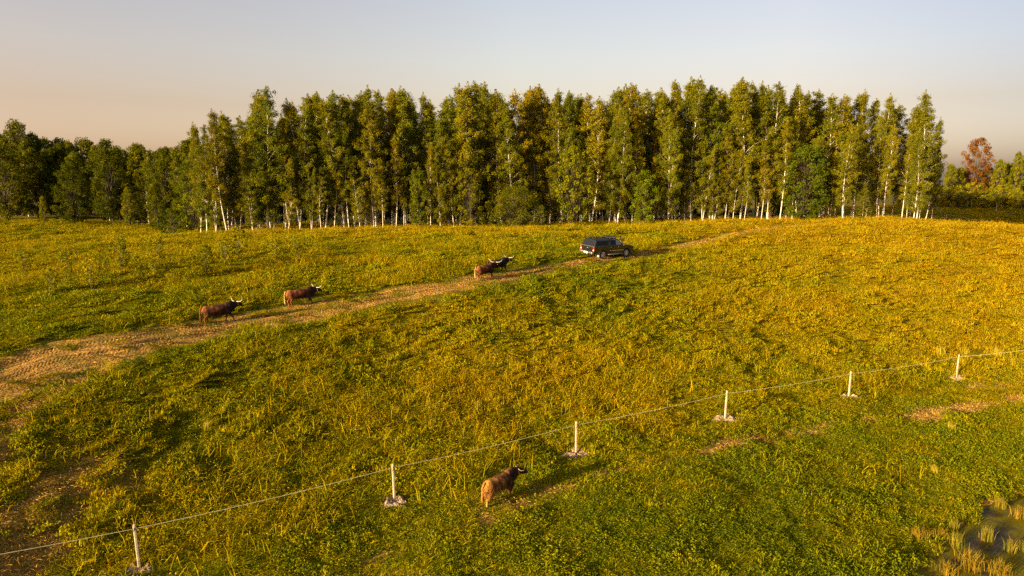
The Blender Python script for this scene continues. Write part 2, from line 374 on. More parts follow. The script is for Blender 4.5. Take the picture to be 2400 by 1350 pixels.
# dirt track: its own sheet with ruts, ragged edges
NA = 26; rows = []; uvt = []
tc_len = np.r_[0, np.cumsum(np.linalg.norm(np.diff((TU + TL) / 2, axis=0), axis=1))]
for j in range(NA):
    s = j / (NA - 1); P = TU * (1 - s) + TL * s
    if j in (0, NA - 1):
        sgn = -1 if j == 0 else 1; d = TL - TU; d /= np.linalg.norm(d, axis=1)[:, None]
        P = P + d * (sgn * (.25 + .9 * (vnoise(tc_len, 0 * tc_len + j, .9, 5) - .5)))[:, None]
    wdt = np.linalg.norm(TL - TU, axis=1)
    z = h_smooth(P[:, 0], P[:, 1])
    rut = -.07 * np.exp(-((s - .27) / .06) ** 2) - .07 * np.exp(-((s - .68) / .06) ** 2) + .05 * math.exp(-((s - .48) / .07) ** 2)
    if j in (0, NA - 1): z = z - .06
    else: z = z + rut + .05 * (vnoise(tc_len * 1.0, s * wdt * 3, .35, 8) - .5) + .05 * (vnoise(tc_len * .2, s * wdt * 3, .5, 9) - .5) - (.03 if j in (1, NA - 2) else 0)
    rows.append(np.c_[P, z]); uvt.append(np.c_[tc_len, s * wdt, 0 * wdt + s])
V = np.concatenate(rows); uv = np.concatenate(uvt)
idx = np.arange(NA * NT).reshape(NA, NT); Q = np.c_[idx[:-1, :-1].ravel(), idx[1:, :-1].ravel(), idx[1:, 1:].ravel(), idx[:-1, 1:].ravel()]
me = mesh_np('dirt_track', V, Q, M_TRACK, smooth=True)
at = me.attributes.new('uvt', 'FLOAT_VECTOR', 'POINT'); at.data.foreach_set('vector', uv.astype(np.float32).ravel())
tag(obj('dirt_track', me), kind='structure', label='rutted sandy dirt track climbing the meadow towards the wood')

# pond
mb = MB(); c0 = POND.mean(axis=0); n_ = 64; P = resample(np.r_[POND, POND[:1]], n_)
P = c0 + (P - c0) * 1.04
mb.add([(c0[0], c0[1], POND_Z)] + [(p[0], p[1], POND_Z) for p in P], [(0, i + 1, (i + 1) % n_ + 1) for i in range(n_)])
tag(mb.build('pond', M_POND), kind='structure', label='shallow muddy pond with olive scum at the meadow edge')

# ------------------------------------------------------------------ grass
hide = bpy.data.collections.new('grass_sources')          # not linked to the scene
def blades(rs, P, hgt, wid, lean, curve=.3):
    """P (n,2) roots -> two-segment blades as (V,Q quads)"""
    n = len(P); az = rs.rand(n) * 6.283; fa = rs.rand(n) * 6.283
    ld = np.c_[np.cos(az), np.sin(az)] * (lean * hgt)[:, None]; wd = np.c_[np.cos(fa), np.sin(fa)] * (wid / 2)[:, None]
    z0 = np.full(n, -.04)
    a = np.c_[P - wd, z0]; b = np.c_[P + wd, z0]; m = P + ld * .35; mz = hgt * .6
    c = np.c_[m + wd * .8, mz]; d = np.c_[m - wd * .8, mz]; e = np.c_[P + ld, hgt * np.maximum(.35, 1 - curve * lean)]; e2 = e + np.c_[wd * .25, 0 * hgt]
    V = np.stack([a, b, c, d, e, e2], 1).reshape(-1, 3); k = np.arange(n)[:, None] * 6
    Q = np.concatenate([k + [0, 1, 2, 3], k + [3, 2, 5, 4]]); return V, Q
def leaves_flat(rs, P, z, size, tiltmax=.9, asp=.55):
    n = len(P); u = rs.randn(n, 3); u[:, 2] *= .5; u /= np.linalg.norm(u, axis=1)[:, None]; q = rs.randn(n, 3); q[:, 2] *= tiltmax
    v = np.cross(u, q); v /= np.linalg.norm(v, axis=1)[:, None]; c = np.c_[P, z]; u *= size[:, None]; v *= size[:, None] * asp
    V = np.stack([c - u, c - v, c + u, c + v], 1).reshape(-1, 3); return V, np.arange(n)[:, None] * 4 + [0, 1, 2, 3]
def join(parts):
    V, Q, off = [], [], 0
    for v, q in parts: V.append(v); Q.append(q + off); off += len(v)
    return np.concatenate(V), np.concatenate(Q)
def src(name, V, Q, mat, rs, per=1):
    t = np.repeat(rs.rand(len(Q) // per + 1), per)[:len(Q)]
    me = mesh_np(name, V, Q, mat, attrs={'tint': ('FACE', t)})
    o = bpy.data.objects.new(name, me); hide.objects.link(o); return o
def disc(rs, n, r): a = rs.rand(n) * 6.283; q = np.sqrt(rs.rand(n)) * r; return np.c_[np.cos(a) * q, np.sin(a) * q]
PROTO = []
for k in range(6):      # mixed turf patches about 1.3 m across, tufted
    rs = np.random.RandomState(20 + k); P = disc(rs, 430, .72)
    cl = disc(rs, 9, .6); dd = np.min(np.linalg.norm(P[:, None] - cl[None], axis=2), axis=1)
    hg = (.09 + .17 * np.exp(-(dd / .16) ** 2)) * rs.uniform(.6, 1.4, len(P))
    V1 = blades(rs, P, hg, rs.uniform(.018, .038, len(P)), rs.uniform(.5, 2.1, len(P)))
    PROTO.append(src('turf_patch', *V1, M_GRASS, rs))
for k in range(3):      # low leafy weeds
    rs = np.random.RandomState(40 + k); P = disc(rs, 420, .62); cl = disc(rs, 7, .5); dd = np.min(np.linalg.norm(P[:, None] - cl[None], axis=2), axis=1)
    z = (.04 + .18 * np.exp(-(dd / .2) ** 2)) * rs.uniform(.3, 1.3, len(P))
    PROTO.append(src('weed_patch', *leaves_flat(rs, P, z, rs.uniform(.025, .055, len(P))), M_WEED, rs))
for k in range(4):      # domed tussock, blades arching outwards
    rs = np.random.RandomState(50 + k); n_ = 330; P = rs.randn(n_, 2) * .13; q_ = np.linalg.norm(P, axis=1)
    hg = (.10 + .26 * np.exp(-(q_ / .17) ** 2)) * rs.uniform(.6, 1.15, n_) * (1 if k % 2 else .8)
    V1 = blades(rs, P, hg, rs.uniform(.014, .026, n_), rs.uniform(.7, 2.1, n_), .4)
    PROTO.append(src('tussock', *V1, M_GRASS if k < 3 else M_DRY, rs))
for k in range(3):      # dry flowering stems
    rs = np.random.RandomState(60 + k); P = disc(rs, 34, .6); n_ = len(P); hg = rs.uniform(.3, .6, n_)
    V1, Q1 = blades(rs, P, hg, np.full(n_, .012), rs.uniform(.1, 1.0, n_), .25)
    V2, Q2 = leaves_flat(rs, np.repeat(P, 3, 0) + rs.randn(n_ * 3, 2) * .02, np.repeat(hg, 3) * rs.uniform(.8, 1.05, n_ * 3), rs.uniform(.010, .022, n_ * 3))
    PROTO.append(src('dry_stems', *join([(V1, Q1), (V2, Q2)]), M_DRY, rs))

def gn_scatter(name, P, N, idx, scl, rotz, gr, srcs, label, cat):
    me = bpy.data.meshes.new(name); me.vertices.add(len(P)); me.vertices.foreach_set('co', P.astype(np.float32).ravel())
    def A(nm, t, arr, f='value'): a = me.attributes.new(nm, t, 'POINT'); a.data.foreach_set(f, arr.ravel())
    A('pick', 'INT', idx.astype(np.int32)); A('scl', 'FLOAT_VECTOR', scl.astype(np.float32), 'vector'); A('green', 'FLOAT', gr.astype(np.float32))
    tilt = np.c_[-N[:, 1] * 0 + np.arctan2(-N[:, 1], N[:, 2]), np.arctan2(N[:, 0], N[:, 2]), rotz]
    A('rot', 'FLOAT_VECTOR', tilt.astype(np.float32), 'vector')
    o = obj(name, me); tag(o, label, cat, kind='stuff')
    col = bpy.data.collections.new(name + '_sources')
    for s_ in srcs: col.objects.link(s_)
    g = bpy.data.node_groups.new(name, 'GeometryNodeTree')
    g.interface.new_socket('Geometry', in_out='INPUT', socket_type='NodeSocketGeometry'); g.interface.new_socket('Geometry', in_out='OUTPUT', socket_type='NodeSocketGeometry')
    ni, no = g.nodes.new('NodeGroupInput'), g.nodes.new('NodeGroupOutput')
    ip = g.nodes.new('GeometryNodeInstanceOnPoints'); ci = g.nodes.new('GeometryNodeCollectionInfo'); ci.inputs['Collection'].default_value = col
    ci.inputs['Separate Children'].default_value = True; ci.inputs['Reset Children'].default_value = True; ip.inputs['Pick Instance'].default_value = True
    def NA_(nm, dt): a = g.nodes.new('GeometryNodeInputNamedAttribute'); a.data_type = dt; a.inputs[0].default_value = nm; return a.outputs[0]
    L = g.links.new; L(ni.outputs[0], ip.inputs['Points']); L(ci.outputs[0], ip.inputs['Instance']); L(NA_('pick', 'INT'), ip.inputs['Instance Index'])
    e2r = g.nodes.new('FunctionNodeEulerToRotation'); L(NA_('rot', 'FLOAT_VECTOR'), e2r.inputs[0]); L(e2r.outputs[0], ip.inputs['Rotation'])
    L(NA_('scl', 'FLOAT_VECTOR'), ip.inputs['Scale']); L(ip.outputs[0], no.inputs[0])
    o.modifiers.new('scatter', 'NODES').node_group = g
    return o
def jgrid(rs, y0, y1, sp, kx=.80, pad=7):
    ys = np.arange(y0, y1, sp); out = []
    for y in ys:
        xs = np.arange(-kx * y - pad, kx * y + pad, sp); out.append(np.c_[xs, np.full(len(xs), y)])
    P = np.concatenate(out); return P + rs.uniform(-.5, .5, P.shape) * sp
def normals(P):
    e = .4; x, y = P[:, 0], P[:, 1]
    dx = (h_smooth(x + e, y) - h_smooth(x - e, y)) / (2 * e); dy = (h_smooth(x, y + e) - h_smooth(x, y - e)) / (2 * e)
    N = np.c_[-dx, -dy, np.ones(len(P))]; return N / np.linalg.norm(N, axis=1)[:, None]
rs = np.random.RandomState(5)
P = np.concatenate([jgrid(rs, 17, 45, .50), jgrid(rs, 45, 75, .66), jgrid(rs, 75, 112, .95)])
right_far = jgrid(rs, 112, 170, 1.5); right_far = right_far[(right_far[:, 0] > 62)]
P = np.concatenate([P, right_far])
x, y = P[:, 0], P[:, 1]; tm = track_mask(x, y); we = wear(x, y); pdm = pond_d(x, y); nz = vnoise(x, y, .9, 11)
kk = np.where(y < 45, 0, np.where(y < 75, .35, .85)); keep = (tm < -.62 - kk + .7 * (nz - .5)) | ((tm < 1.2) & (rs.rand(len(x)) < .10)) | ((rs.rand(len(x)) < .05) & (tm > 0))
keep &= rs.rand(len(x)) > we * 1.2 * (.6 + .9 * vnoise(x, y, 1.0, 12)); keep &= pdm < -.1 + .5 * (nz - .5)
PB = np.array([at_z(*q, 0)[:2] for q in POSTS]); keep &= np.min(np.hypot(x[:, None] - PB[None, :, 0], y[:, None] - PB[None, :, 1]), axis=1) > .8
P = P[keep]; x, y = P[:, 0], P[:, 1]; z = h_smooth(x, y); N = normals(P); gr = green(x, y)
weedy = np.clip(gr * .75 + .9 * (vnoise(x, y, 2.5, 13) - .5), 0, .8); r_ = rs.rand(len(x))
pick = np.where(r_ < weedy, 6 + rs.randint(0, 3, len(x)), rs.randint(0, 6, len(x)))
fl = np.array([at_z(*q, 0)[:2] for q in POSTS]); below = sstep(-1.5, 1.5, np.interp(x, fl[:, 0], fl[:, 1]) - y) * (x > -30)
hv = .24 + (2.1 - .95 * below) * vnoise(x, y, 1.3, 14) ** 2.2 * (1 - .2 * gr) + .35 * rs.rand(len(x)); k = np.where(y < 45, 1.0, np.where(y < 75, 1.25, 1.7)) * rs.uniform(.85, 1.15, len(x))
hv = hv * np.where(track_mask(x, y) > -.7, .5, 1)
COWS = [tuple(hit(*q))[:2] for q in [(515, 757), (706, 717), (1139, 654), (1168, 640), (1172, 1170), (535, 750), (725, 712), (1150, 650), (1190, 1163), (495, 760), (690, 720)]]
cd = np.min([np.hypot(x - a, y - b) for a, b in COWS], axis=0); hv = hv * np.where(cd < 1.5, .42, 1)
scl = np.c_[k, k, hv * np.where(y > 75, 1.15, 1)]
gn_scatter('meadow_grass', np.c_[x, y, z], N, pick, scl, rs.rand(len(x)) * 6.283, gr, PROTO[:9], 'short yellow green grass and leafy weeds covering the whole meadow', 'grass')
print('grass patches', len(P))
# taller tussocks, gathered in drifts
P = np.concatenate([jgrid(rs, 17, 60, .8), jgrid(rs, 60, 108, 1.2)]); x, y = P[:, 0], P[:, 1]
dr = vnoise(x, y, 3.2, 21) * .6 + vnoise(x, y, 1.1, 22) * .4; gr = green(x, y)
HZ = hits([(150, 930), (450, 950), (750, 930), (1000, 960), (1250, 930), (1500, 900), (600, 1060), (300, 1080), (900, 1030)])[:, :2]
hum = np.max([np.exp(-((x - a) ** 2 + (y - b) ** 2) / 40) for a, b in HZ], axis=0)
keep = (np.min([np.hypot(x - a, y - b) for a, b in COWS], axis=0) > 1.7) & (rs.rand(len(x)) < sstep(.44, .74, dr + .10 * (.5 - gr) + .14 * hum)) & (track_mask(x, y) < -.35) & (pond_d(x, y) < -.05) & (wear(x, y) < .35)
keep &= ~((gr > .66) & (rs.rand(len(x)) < .75)); keep &= ~((np.interp(x, fl[:, 0], fl[:, 1]) > y) & (rs.rand(len(x)) < .85)) & (np.hypot(x + .6, y - 27.6) > 2.2)
P = P[keep]; x, y = P[:, 0], P[:, 1]; gr = gr[keep]; k = rs.uniform(.6, 1.4, len(x)); r_ = rs.rand(len(x))
pick = np.where(r_ < .985, np.minimum(rs.randint(0, 3, len(x)) + (rs.rand(len(x)) < .08) * 3, 3), 4 + rs.randint(0, 3, len(x)))
gn_scatter('tall_grass', np.c_[x, y, h_smooth(x, y)], normals(P) * np.array([.3, .3, 1]), pick, np.c_[k * 2.1, k * 2.1, k * 1.12], rs.rand(len(x)) * 6.283, gr, PROTO[9:], 'taller dry grass tussocks and seed stems scattered through the meadow', 'grass')
print('tussocks', len(P))
# trodden straw and crumbs lying on the track
P = np.c_[rs.uniform(0, NT - 1, 11000), rs.rand(11000)]; i0 = P[:, 0].astype(int); C_ = TU[i0] * (1 - P[:, 1:]) + TL[i0] * P[:, 1:]
for W_, wd, st in WEAR:
    q = resample(W_, 40)[rs.randint(0, 40, int(3600 * st * wd))]; C_ = np.r_[C_, q + rs.randn(len(q), 2) * wd * .75]
nn = len(C_); z = h_smooth(C_[:, 0], C_[:, 1]) + .025
V1, Q1 = leaves_flat(rs, C_ + rs.randn(nn, 2) * .1, z, rs.uniform(.04, .13, nn), .3, .14)
n = NT_('trodden_straw'); n.leaf(n.ramp(n.attr('tint'), [(0, (.12, .065, .018)), (.5, (.32, .19, .035)), (1, (.50, .32, .07))]), .1)
tag(obj('straw_litter', mesh_np('straw_litter', V1, Q1, n.m, attrs={'tint': ('FACE', rs.rand(nn))})), 'trodden straw and soil crumbs lying on the track', 'litter', kind='stuff')
# ------------------------------------------------------------------ trees
M_SAPB = bark('sapling_bark', (.09, .07, .02), (.05, .04, .015))
def leafcloud(rs, C, size, asp=.6, down=.0):
    """one quad per row of C"""
    n = len(C); u = rs.randn(n, 3); u[:, 2] = u[:, 2] * (1 + down) - down; u /= np.linalg.norm(u, axis=1)[:, None] + 1e-9
    q = rs.randn(n, 3); v = np.cross(u, q); v /= np.linalg.norm(v, axis=1)[:, None] + 1e-9; s = size[:, None]
    V = np.stack([C - u * s, C - v * s * asp, C + u * s, C + v * s * asp], 1).reshape(-1, 3); return V, np.arange(n)[:, None] * 4 + [0, 1, 2, 3]
def tube_np(path, r0, r1, k=6):
    P = np.array(path, float); n = len(P); d = np.gradient(P, axis=0); d /= np.linalg.norm(d, axis=1)[:, None] + 1e-9
    a = np.cross(d, [0.31, .95, .1]); a /= np.linalg.norm(a, axis=1)[:, None] + 1e-9; b = np.cross(d, a); r = np.linspace(r0, r1, n)[:, None]
    V = np.concatenate([P + (a * math.cos(t) + b * math.sin(t)) * r for t in np.arange(k) * 2 * math.pi / k]).reshape(k, n, 3).transpose(1, 0, 2).reshape(-1, 3)
    i = np.arange(n - 1)[:, None] * k; j = np.arange(k)[None]; j2 = (j + 1) % k
    Q = np.stack([i + j, i + j2, i + k + j2, i + k + j], 2).reshape(-1, 4); return V, Q
def crown_tint(rs, n, groups): g = rs.rand(groups.max() + 1); return np.clip(.65 * g[groups] + .35 * rs.rand(n), 0, 1)

def birch(seed, H=20., W=2.3, base=.22, stems=1, lean=.04, dens=1.0, name='birch'):
    rs = np.random.RandomState(seed); TV = []; LC = []; LG = []; g = 0
    for s in range(stems):
        h = H * (1 if s == 0 else rs.uniform(.72, .97)); az = rs.rand() * 6.283; off = np.array([math.cos(az), math.sin(az)])
        ln = lean * (1 if s == 0 else 2.2); bend = rs.uniform(-.02, .02, 2)
        tt = np.linspace(0, 1, 14); T = np.c_[off[0] * (ln * h * tt + (.12 * s)) + bend[0] * h * np.sin(tt * 5), off[1] * (ln * h * tt + .12 * s) + bend[1] * h * np.sin(tt * 4), tt * h - .3 * (tt == 0)]
        TV.append(tube_np(T, .115 * (h / 20) ** .8, .015, 7))
        nb = int(62 * dens / (1 if stems == 1 else 1.35)); gaps = rs.rand(4) * .7 + base
        for i in range(nb):
            t = base + (.97 - base) * ((i + rs.rand()) / nb) ** .92; p = np.array([np.interp(t, tt, T[:, k]) for k in range(3)])
            u = (t - base) / (1 - base); prof = min(1, .35 + 2.2 * u) * (1 - u) ** .98 + .05
            L = W * 1.1 * prof * rs.uniform(.5, 1.15); a = i * 2.4 + rs.rand() * 1.2; d = np.array([math.cos(a), math.sin(a), 0])
            up = rs.uniform(.7, 1.3) * L * (1 + .5 * u); sag = rs.uniform(.3, .9) * L * (1 - .6 * u)
            ss = np.linspace(0, 1, 6)[:, None]; B = p + d * L * ss + np.array([0, 0, 1]) * (up * ss - sag * ss ** 2.2)
            TV.append(tube_np(B[:5], .035 * (1 - .6 * u), .010, 3))
            # hanging sprays
            ns = max(2, int(4 + 3.2 * L)); g0 = g
            for k in range(ns):
                q = rs.uniform(.3, 1.05); c = p + d * L * q + np.array([0, 0, up * q - sag * q ** 2.2]) + rs.randn(3) * [.22, .22, .15]
                m = rs.randint(26, 48); dl = rs.rand(m) ** .8 * rs.uniform(.35, 1.1) * (1 - .55 * u)
                LC.append(c + np.c_[rs.randn(m) * .17, rs.randn(m) * .17, -dl + rs.randn(m) * .1]); LG.append(np.full(m, g)); g += 1
        top = np.array([np.interp(.985, tt, T[:, k]) for k in range(3)]); m = 110
        hh = rs.rand(m); LC.append(top + np.c_[rs.randn(m) * .30 * (1.15 - hh), rs.randn(m) * .30 * (1.15 - hh), hh * 1.7 - 1.2]); LG.append(np.full(m, g)); g += 1
    C = np.concatenate(LC); G = np.concatenate(LG); sz = rs.uniform(.05, .115, len(C))
    V, Q = leafcloud(rs, C, sz, .6, .5)
    return mesh_np(name + '_trunk', *join(TV), M_BIRCH, smooth=True), mesh_np(name + '_crown', V, Q, M_LEAF, attrs={'tint': ('FACE', crown_tint(rs, len(Q), G))})

def broadleaf(seed, H=9., W=3.2, base=.12, clumps=60, mat=None, per=75, stems=3, size=(.07, .14), name='broadleaf', bulge=.45, barkm=None, csz=.42, thin=1.0):
    rs = np.random.RandomState(seed); TV = []; LC = []; LG = []
    for i in range(clumps):
        t = base + (1 - base) * (i + rs.rand()) / clumps; u = (t - base) / (1 - base)
        prof = (1 - abs((u - bulge) / (1 - bulge if u > bulge else bulge + .12)) ** 2.1) ** .5 if u < .995 else .1
        prof = max(prof, .12); a = i * 2.4 + rs.rand(); r = W * prof * math.sqrt(rs.uniform(.12, 1)) * rs.uniform(.85, 1.12)
        c = np.array([math.cos(a) * r, math.sin(a) * r, t * H]); m = int(per * rs.uniform(.6, 1.4)); R_ = csz * rs.uniform(.7, 1.35) * (W / 3) ** .5
        q = rs.randn(m, 3); q /= np.linalg.norm(q, axis=1)[:, None]; q *= (rs.rand(m, 1) ** .45) * R_ * np.array([1.15, 1.15, .85]); LC.append(c + q); LG.append(np.full(m, i))
        k = 5; ss = np.linspace(0, 1, k)[:, None]; b0 = np.array([0, 0, max(.1, t * H * .45)])
        TV.append(tube_np(b0 + (c - b0) * ss + np.array([0, 0, .3]) * (ss * (1 - ss)) * 2, (.02 + .002 * H) * thin, .008 * thin, 3))
    for s in range(stems):
        a = rs.rand() * 6.28; ln = 0 if stems == 1 else rs.uniform(.05, .22); tt = np.linspace(0, 1, 7)
        TV.append(tube_np(np.c_[math.cos(a) * ln * H * tt ** .8 * .6, math.sin(a) * ln * H * tt ** .8 * .6, tt * H * .8 - .25 * (tt == 0)], (.015 + .011 * H) * thin, .012 * thin, 6))
    C = np.concatenate(LC); G = np.concatenate(LG); V, Q = leafcloud(rs, C, rs.uniform(*size, len(C)), .65, .1)
    return mesh_np(name + '_trunk', *join(TV), barkm or M_BARK, smooth=True), mesh_np(name + '_crown', V, Q, mat or M_LEAFD, attrs={'tint': ('FACE', crown_tint(rs, len(Q), G))})

def spruce(seed, H=7., W=1.9):
    rs = np.random.RandomState(seed); TV = [tube_np([(0, 0, -.2), (0, 0, H * .5), (0, 0, H)], .11, .02, 6)]; LC = []; LG = []; g = 0
    for i in range(int(H * 11)):
        t = .06 + .93 * i / (H * 11); L = W * (1 - t) ** .85 * rs.uniform(.8, 1.1) + .08; a = i * 2.4 + rs.rand() * .5; d = np.array([math.cos(a), math.sin(a), 0])
        m = int(20 + 60 * L / W); q = rs.rand(m) ** .7; side = np.array([-d[1], d[0], 0]); c = np.array([0, 0, t * H]) + d * (L * q)[:, None] + side * (rs.randn(m) * .12 * (1 - q * .6))[:, None] + np.c_[0 * q, 0 * q, -.45 * L * q + .3 * L * q ** 2 + rs.randn(m) * .04]
        LC.append(c); LG.append(np.full(m, g)); g += 1
    C = np.concatenate(LC); G = np.concatenate(LG); V, Q = leafcloud(rs, C, rs.uniform(.07, .13, len(C)), .35, .1)
    return mesh_np('spruce_trunk', *join(TV), M_BARK), mesh_np('spruce_crown', V, Q, M_NEEDLE, attrs={'tint': ('FACE', crown_tint(rs, len(Q), G))})

BIRCH = [birch(100 + i, H=20, W=w_, base=b_, stems=s_, lean=l_, dens=d_) for i, (w_, b_, s_, l_, d_) in enumerate([
    (3.2, .12, 1, .03, 1.1), (2.9, .18, 1, .06, 1.0), (3.4, .10, 2, .03, 1.15), (2.6, .2, 1, .02, .95), (3.1, .10, 1, .05, 1.1), (3.2, .14, 2, .05, 1.1),
    (2.6, .22, 1, .07, .95), (3.5, .10, 3, .04, 1.1), (3.0, .14, 1, .03, 1.15)])]
BIRCH_B = [birch(150 + i, H=20, W=3.2, base=.26, stems=1, lean=.03, dens=.85) for i in range(4)]      # woodland birches with bare lower stems
BUSHY = [broadleaf(200 + i, H=10, W=w_, base=.06, clumps=c_, per=105, stems=s_, bulge=b_, mat=M_LEAF if i % 2 else M_LEAFD, csz=.55) for i, (w_, c_, s_, b_) in enumerate([
    (2.6, 95, 2, .45), (2.3, 85, 3, .4), (3.0, 110, 2, .5), (2.0, 80, 1, .38), (2.7, 100, 3, .42)])]
ROUND = broadleaf(230, H=6.2, W=4.4, base=.05, clumps=130, per=120, stems=4, bulge=.42, size=(.05, .10), csz=.6)
OPENB = [broadleaf(240 + i, H=10, W=3.4, base=.10, clumps=75, per=60, stems=1, bulge=.30, size=(.09, .19), csz=.42) for i in range(2)]
BUSH = [broadleaf(260 + i, H=4, W=2.2, base=.02, clumps=45, per=60, stems=4, bulge=.4, mat=(M_LEAF, M_LEAFD)[i % 2], size=(.06, .12)) for i in range(3)]
SPR = [spruce(280), spruce(281, 7, 2.1)]
RED = broadleaf(290, H=15, W=3.7, base=.22, clumps=110, per=70, stems=1, bulge=.62, mat=M_RED, size=(.10, .2), csz=.6)
SAP = [broadleaf(300 + i, H=3.0, W=.95, base=.2, clumps=30, per=30, stems=2, bulge=.6, mat=M_LEAF, size=(.06, .115), csz=.42, name='sapling', barkm=M_SAPB, thin=.3) for i in range(3)]

def tree(name, kind, x, y, H, refH, label, cat='tree', group=None, rz=None, wide=1.0, tint=None, leanx=0.0, sink=.05):
    z = h1(x, y) - sink; s = H / refH
    o = empty(name, (x, y, z), random.random() * 6.283 if rz is None else rz, label=label, cat=cat, group=group)
    o.scale = (s * wide, s * wide, s)
    if leanx: o.rotation_euler = (0, leanx, o.rotation_euler.z)
    for part, me in (('trunk', kind[0]), ('crown', kind[1])):
        c = obj(part, me, o)
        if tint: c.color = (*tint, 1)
    return o
def place_px(px, py_base, Y): a, b, c = ray(px, py_base); return a / b * Y
def height_for(px, py_top, x, y):
    a, b, c = ray(px, py_top); return CAM_Z + c / b * y - h1(x, y)
EDGE = np.array([(480, 88), (700, 90), (950, 93), (1200, 95), (1500, 97), (1700, 99), (1900, 100), (2100, 101), (2200, 104)], float)
FRONT = [  # top x, top y of the birches that make the skyline, a look, and how it stands
    (437, 280, 'thin', -.10), (463, 284, 'thin', -.02), (500, 330, 'leaning', -.12), (537, 253, '', -.06), (575, 262, 'leaning', -.09), (610, 193, 'tallest', -.05), (655, 262, '', -.04), (693, 233, '', -.03), (717, 210, '', -.05), (743, 203, '', -.06), (793, 213, '', -.05),
    (820, 213, '', -.04), (872, 192, '', -.03), (913, 200, 'golden', -.02), (952, 193, '', -.0), (1003, 208, 'airy', .0), (1053, 212, '', .0), (1080, 183, 'tall', .01), (1105, 178, 'tallest', .0), (1173, 200, '', -.01),
    (1202, 222, '', -.01), (1227, 190, 'golden', .01), (1267, 187, 'golden', -.01), (1318, 197, '', 0), (1333, 203, '', 0), (1363, 212, '', 0), (1383, 210, '', 0), (1413, 230, '', 0), (1440, 203, '', 0), (1465, 183, 'golden', 0),
    (1490, 193, '', 0), (1530, 213, '', 0), (1553, 200, '', 0), (1575, 178, 'tall', 0), (1622, 166, 'tallest', .01), (1663, 190, '', 0), (1705, 193, '', 0), (1733, 173, 'tall', 0), (1772, 182, '', 0), (1800, 185, '', 0),
    (1845, 188, '', .01), (1867, 190, '', 0), (1885, 202, '', 0), (1922, 213, '', 0), (1953, 213, '', 0), (1998, 202, 'airy', 0), (2027, 222, '', 0), (2062, 210, 'airy', .01), (2115, 240, '', .01), (2145, 203, 'tallest', 0), (2172, 267, 'thin', .02), (2190, 335, 'thin', .03)]
LANDM = [(480, 'at the far left tip of the wood'), (560, 'near the left tip of the wood'), (640, 'above the leaning white trunks at the left'), (760, 'left of the bright white stem group'), (860, 'in the white stemmed stretch left of centre'),
         (960, 'left of the dark hollow in the wood'), (1060, 'just left of the open leafy maple'), (1140, 'behind the open leafy maple'), (1220, 'rising behind the round willow bush'), (1300, 'right of the round willow bush'),
         (1400, 'behind the big spreading tree'), (1500, 'behind and above the black pickup'), (1600, 'right of the bright green bushy tree'), (1700, 'above the middle of the far track'), (1800, 'where the track reaches the crest'),
         (1900, 'above the dark leafy tree by the crest'), (2000, 'behind the slim forward birch'), (2090, 'behind the little spruce'), (2220, 'at the right end of the wood')]
def landmark(px): return next((t for m, t in LANDM if px <= m), LANDM[-1][1])
LOOK = {'': 'pointed green birch', 'thin': 'thin airy birch', 'leaning': 'left leaning birch', 'tallest': 'tall skyline birch', 'tall': 'tall twig tipped birch', 'golden': 'golden yellow birch', 'airy': 'open crowned birch'}
ORD = 'first second third fourth fifth sixth seventh eighth ninth tenth eleventh twelfth thirteenth fourteenth fifteenth'.split()
_seen = {}
def unique(l):
    _seen[l] = _seen.get(l, 0) + 1; k = _seen[l]
    return l if k == 1 else l + ', ' + ORD[min(k - 1, 14)] + ' from left'
rr = np.random.RandomState(77)
for i, (tx, ty, look, ln) in enumerate(FRONT):
    Y = np.interp(tx, EDGE[:, 0], EDGE[:, 1]) + rr.uniform(.5, 4.5); px = tx - math.tan(ln) * 320; x = place_px(px, 530, Y)
    if look == 'thin': k = BIRCH[6]; wd = .8
    elif look == 'airy': k = BIRCH[3]; wd = .95
    else: k = BIRCH[(i * 4 + i // 9) % 9]; wd = rr.uniform(.98, 1.25)
    H = height_for(tx, ty, x, Y); tint = (1.28, 1.03, .8) if look == 'golden' else tuple((1 + rr.uniform(-.12, .18)) * np.array([1 + rr.uniform(-.1, .12), 1, 1]))
    tree('birch_tree', k, x, Y, H / 1.03, 20, unique(LOOK[look] + ' ' + landmark(tx)), 'tree', 'birches along the front of the wood', wide=wd, tint=tint, leanx=ln)
# lower, slimmer birches standing out along the very edge, white stems showing
for i in range(62):
    px = 485 + (2160 - 485) * (i + rr.uniform(-.35, .35)) / 61; Y = np.interp(px, EDGE[:, 0], EDGE[:, 1]) + rr.uniform(-1.0, .8)
    if 1130 < px < 1290 or 1300 < px < 1420 or 1070 < px < 1130: Y += 3.5
    x = place_px(px, 530, Y); H = rr.uniform(8, 15.5) * (1.1 if rr.rand() < .3 else 1); k = BIRCH_B[rr.randint(4)] if rr.rand() < (.75 if (600 < px < 960 or px > 1720) else .3) else BIRCH[rr.randint(9)]; ln = rr.uniform(-.12, -.02) if px < 800 else rr.uniform(-.04, .05)
    look = 'half height birch' if H > 11.5 else 'young low birch'
    tree('birch_tree', k, x, Y, H, 20, unique(look + ' ' + landmark(px)), 'tree', 'lower birches on the grass edge', wide=rr.uniform(.8, 1.05), leanx=ln, tint=tuple(rr.uniform(.9, 1.2) * np.array([rr.uniform(.95, 1.2), 1, 1])))
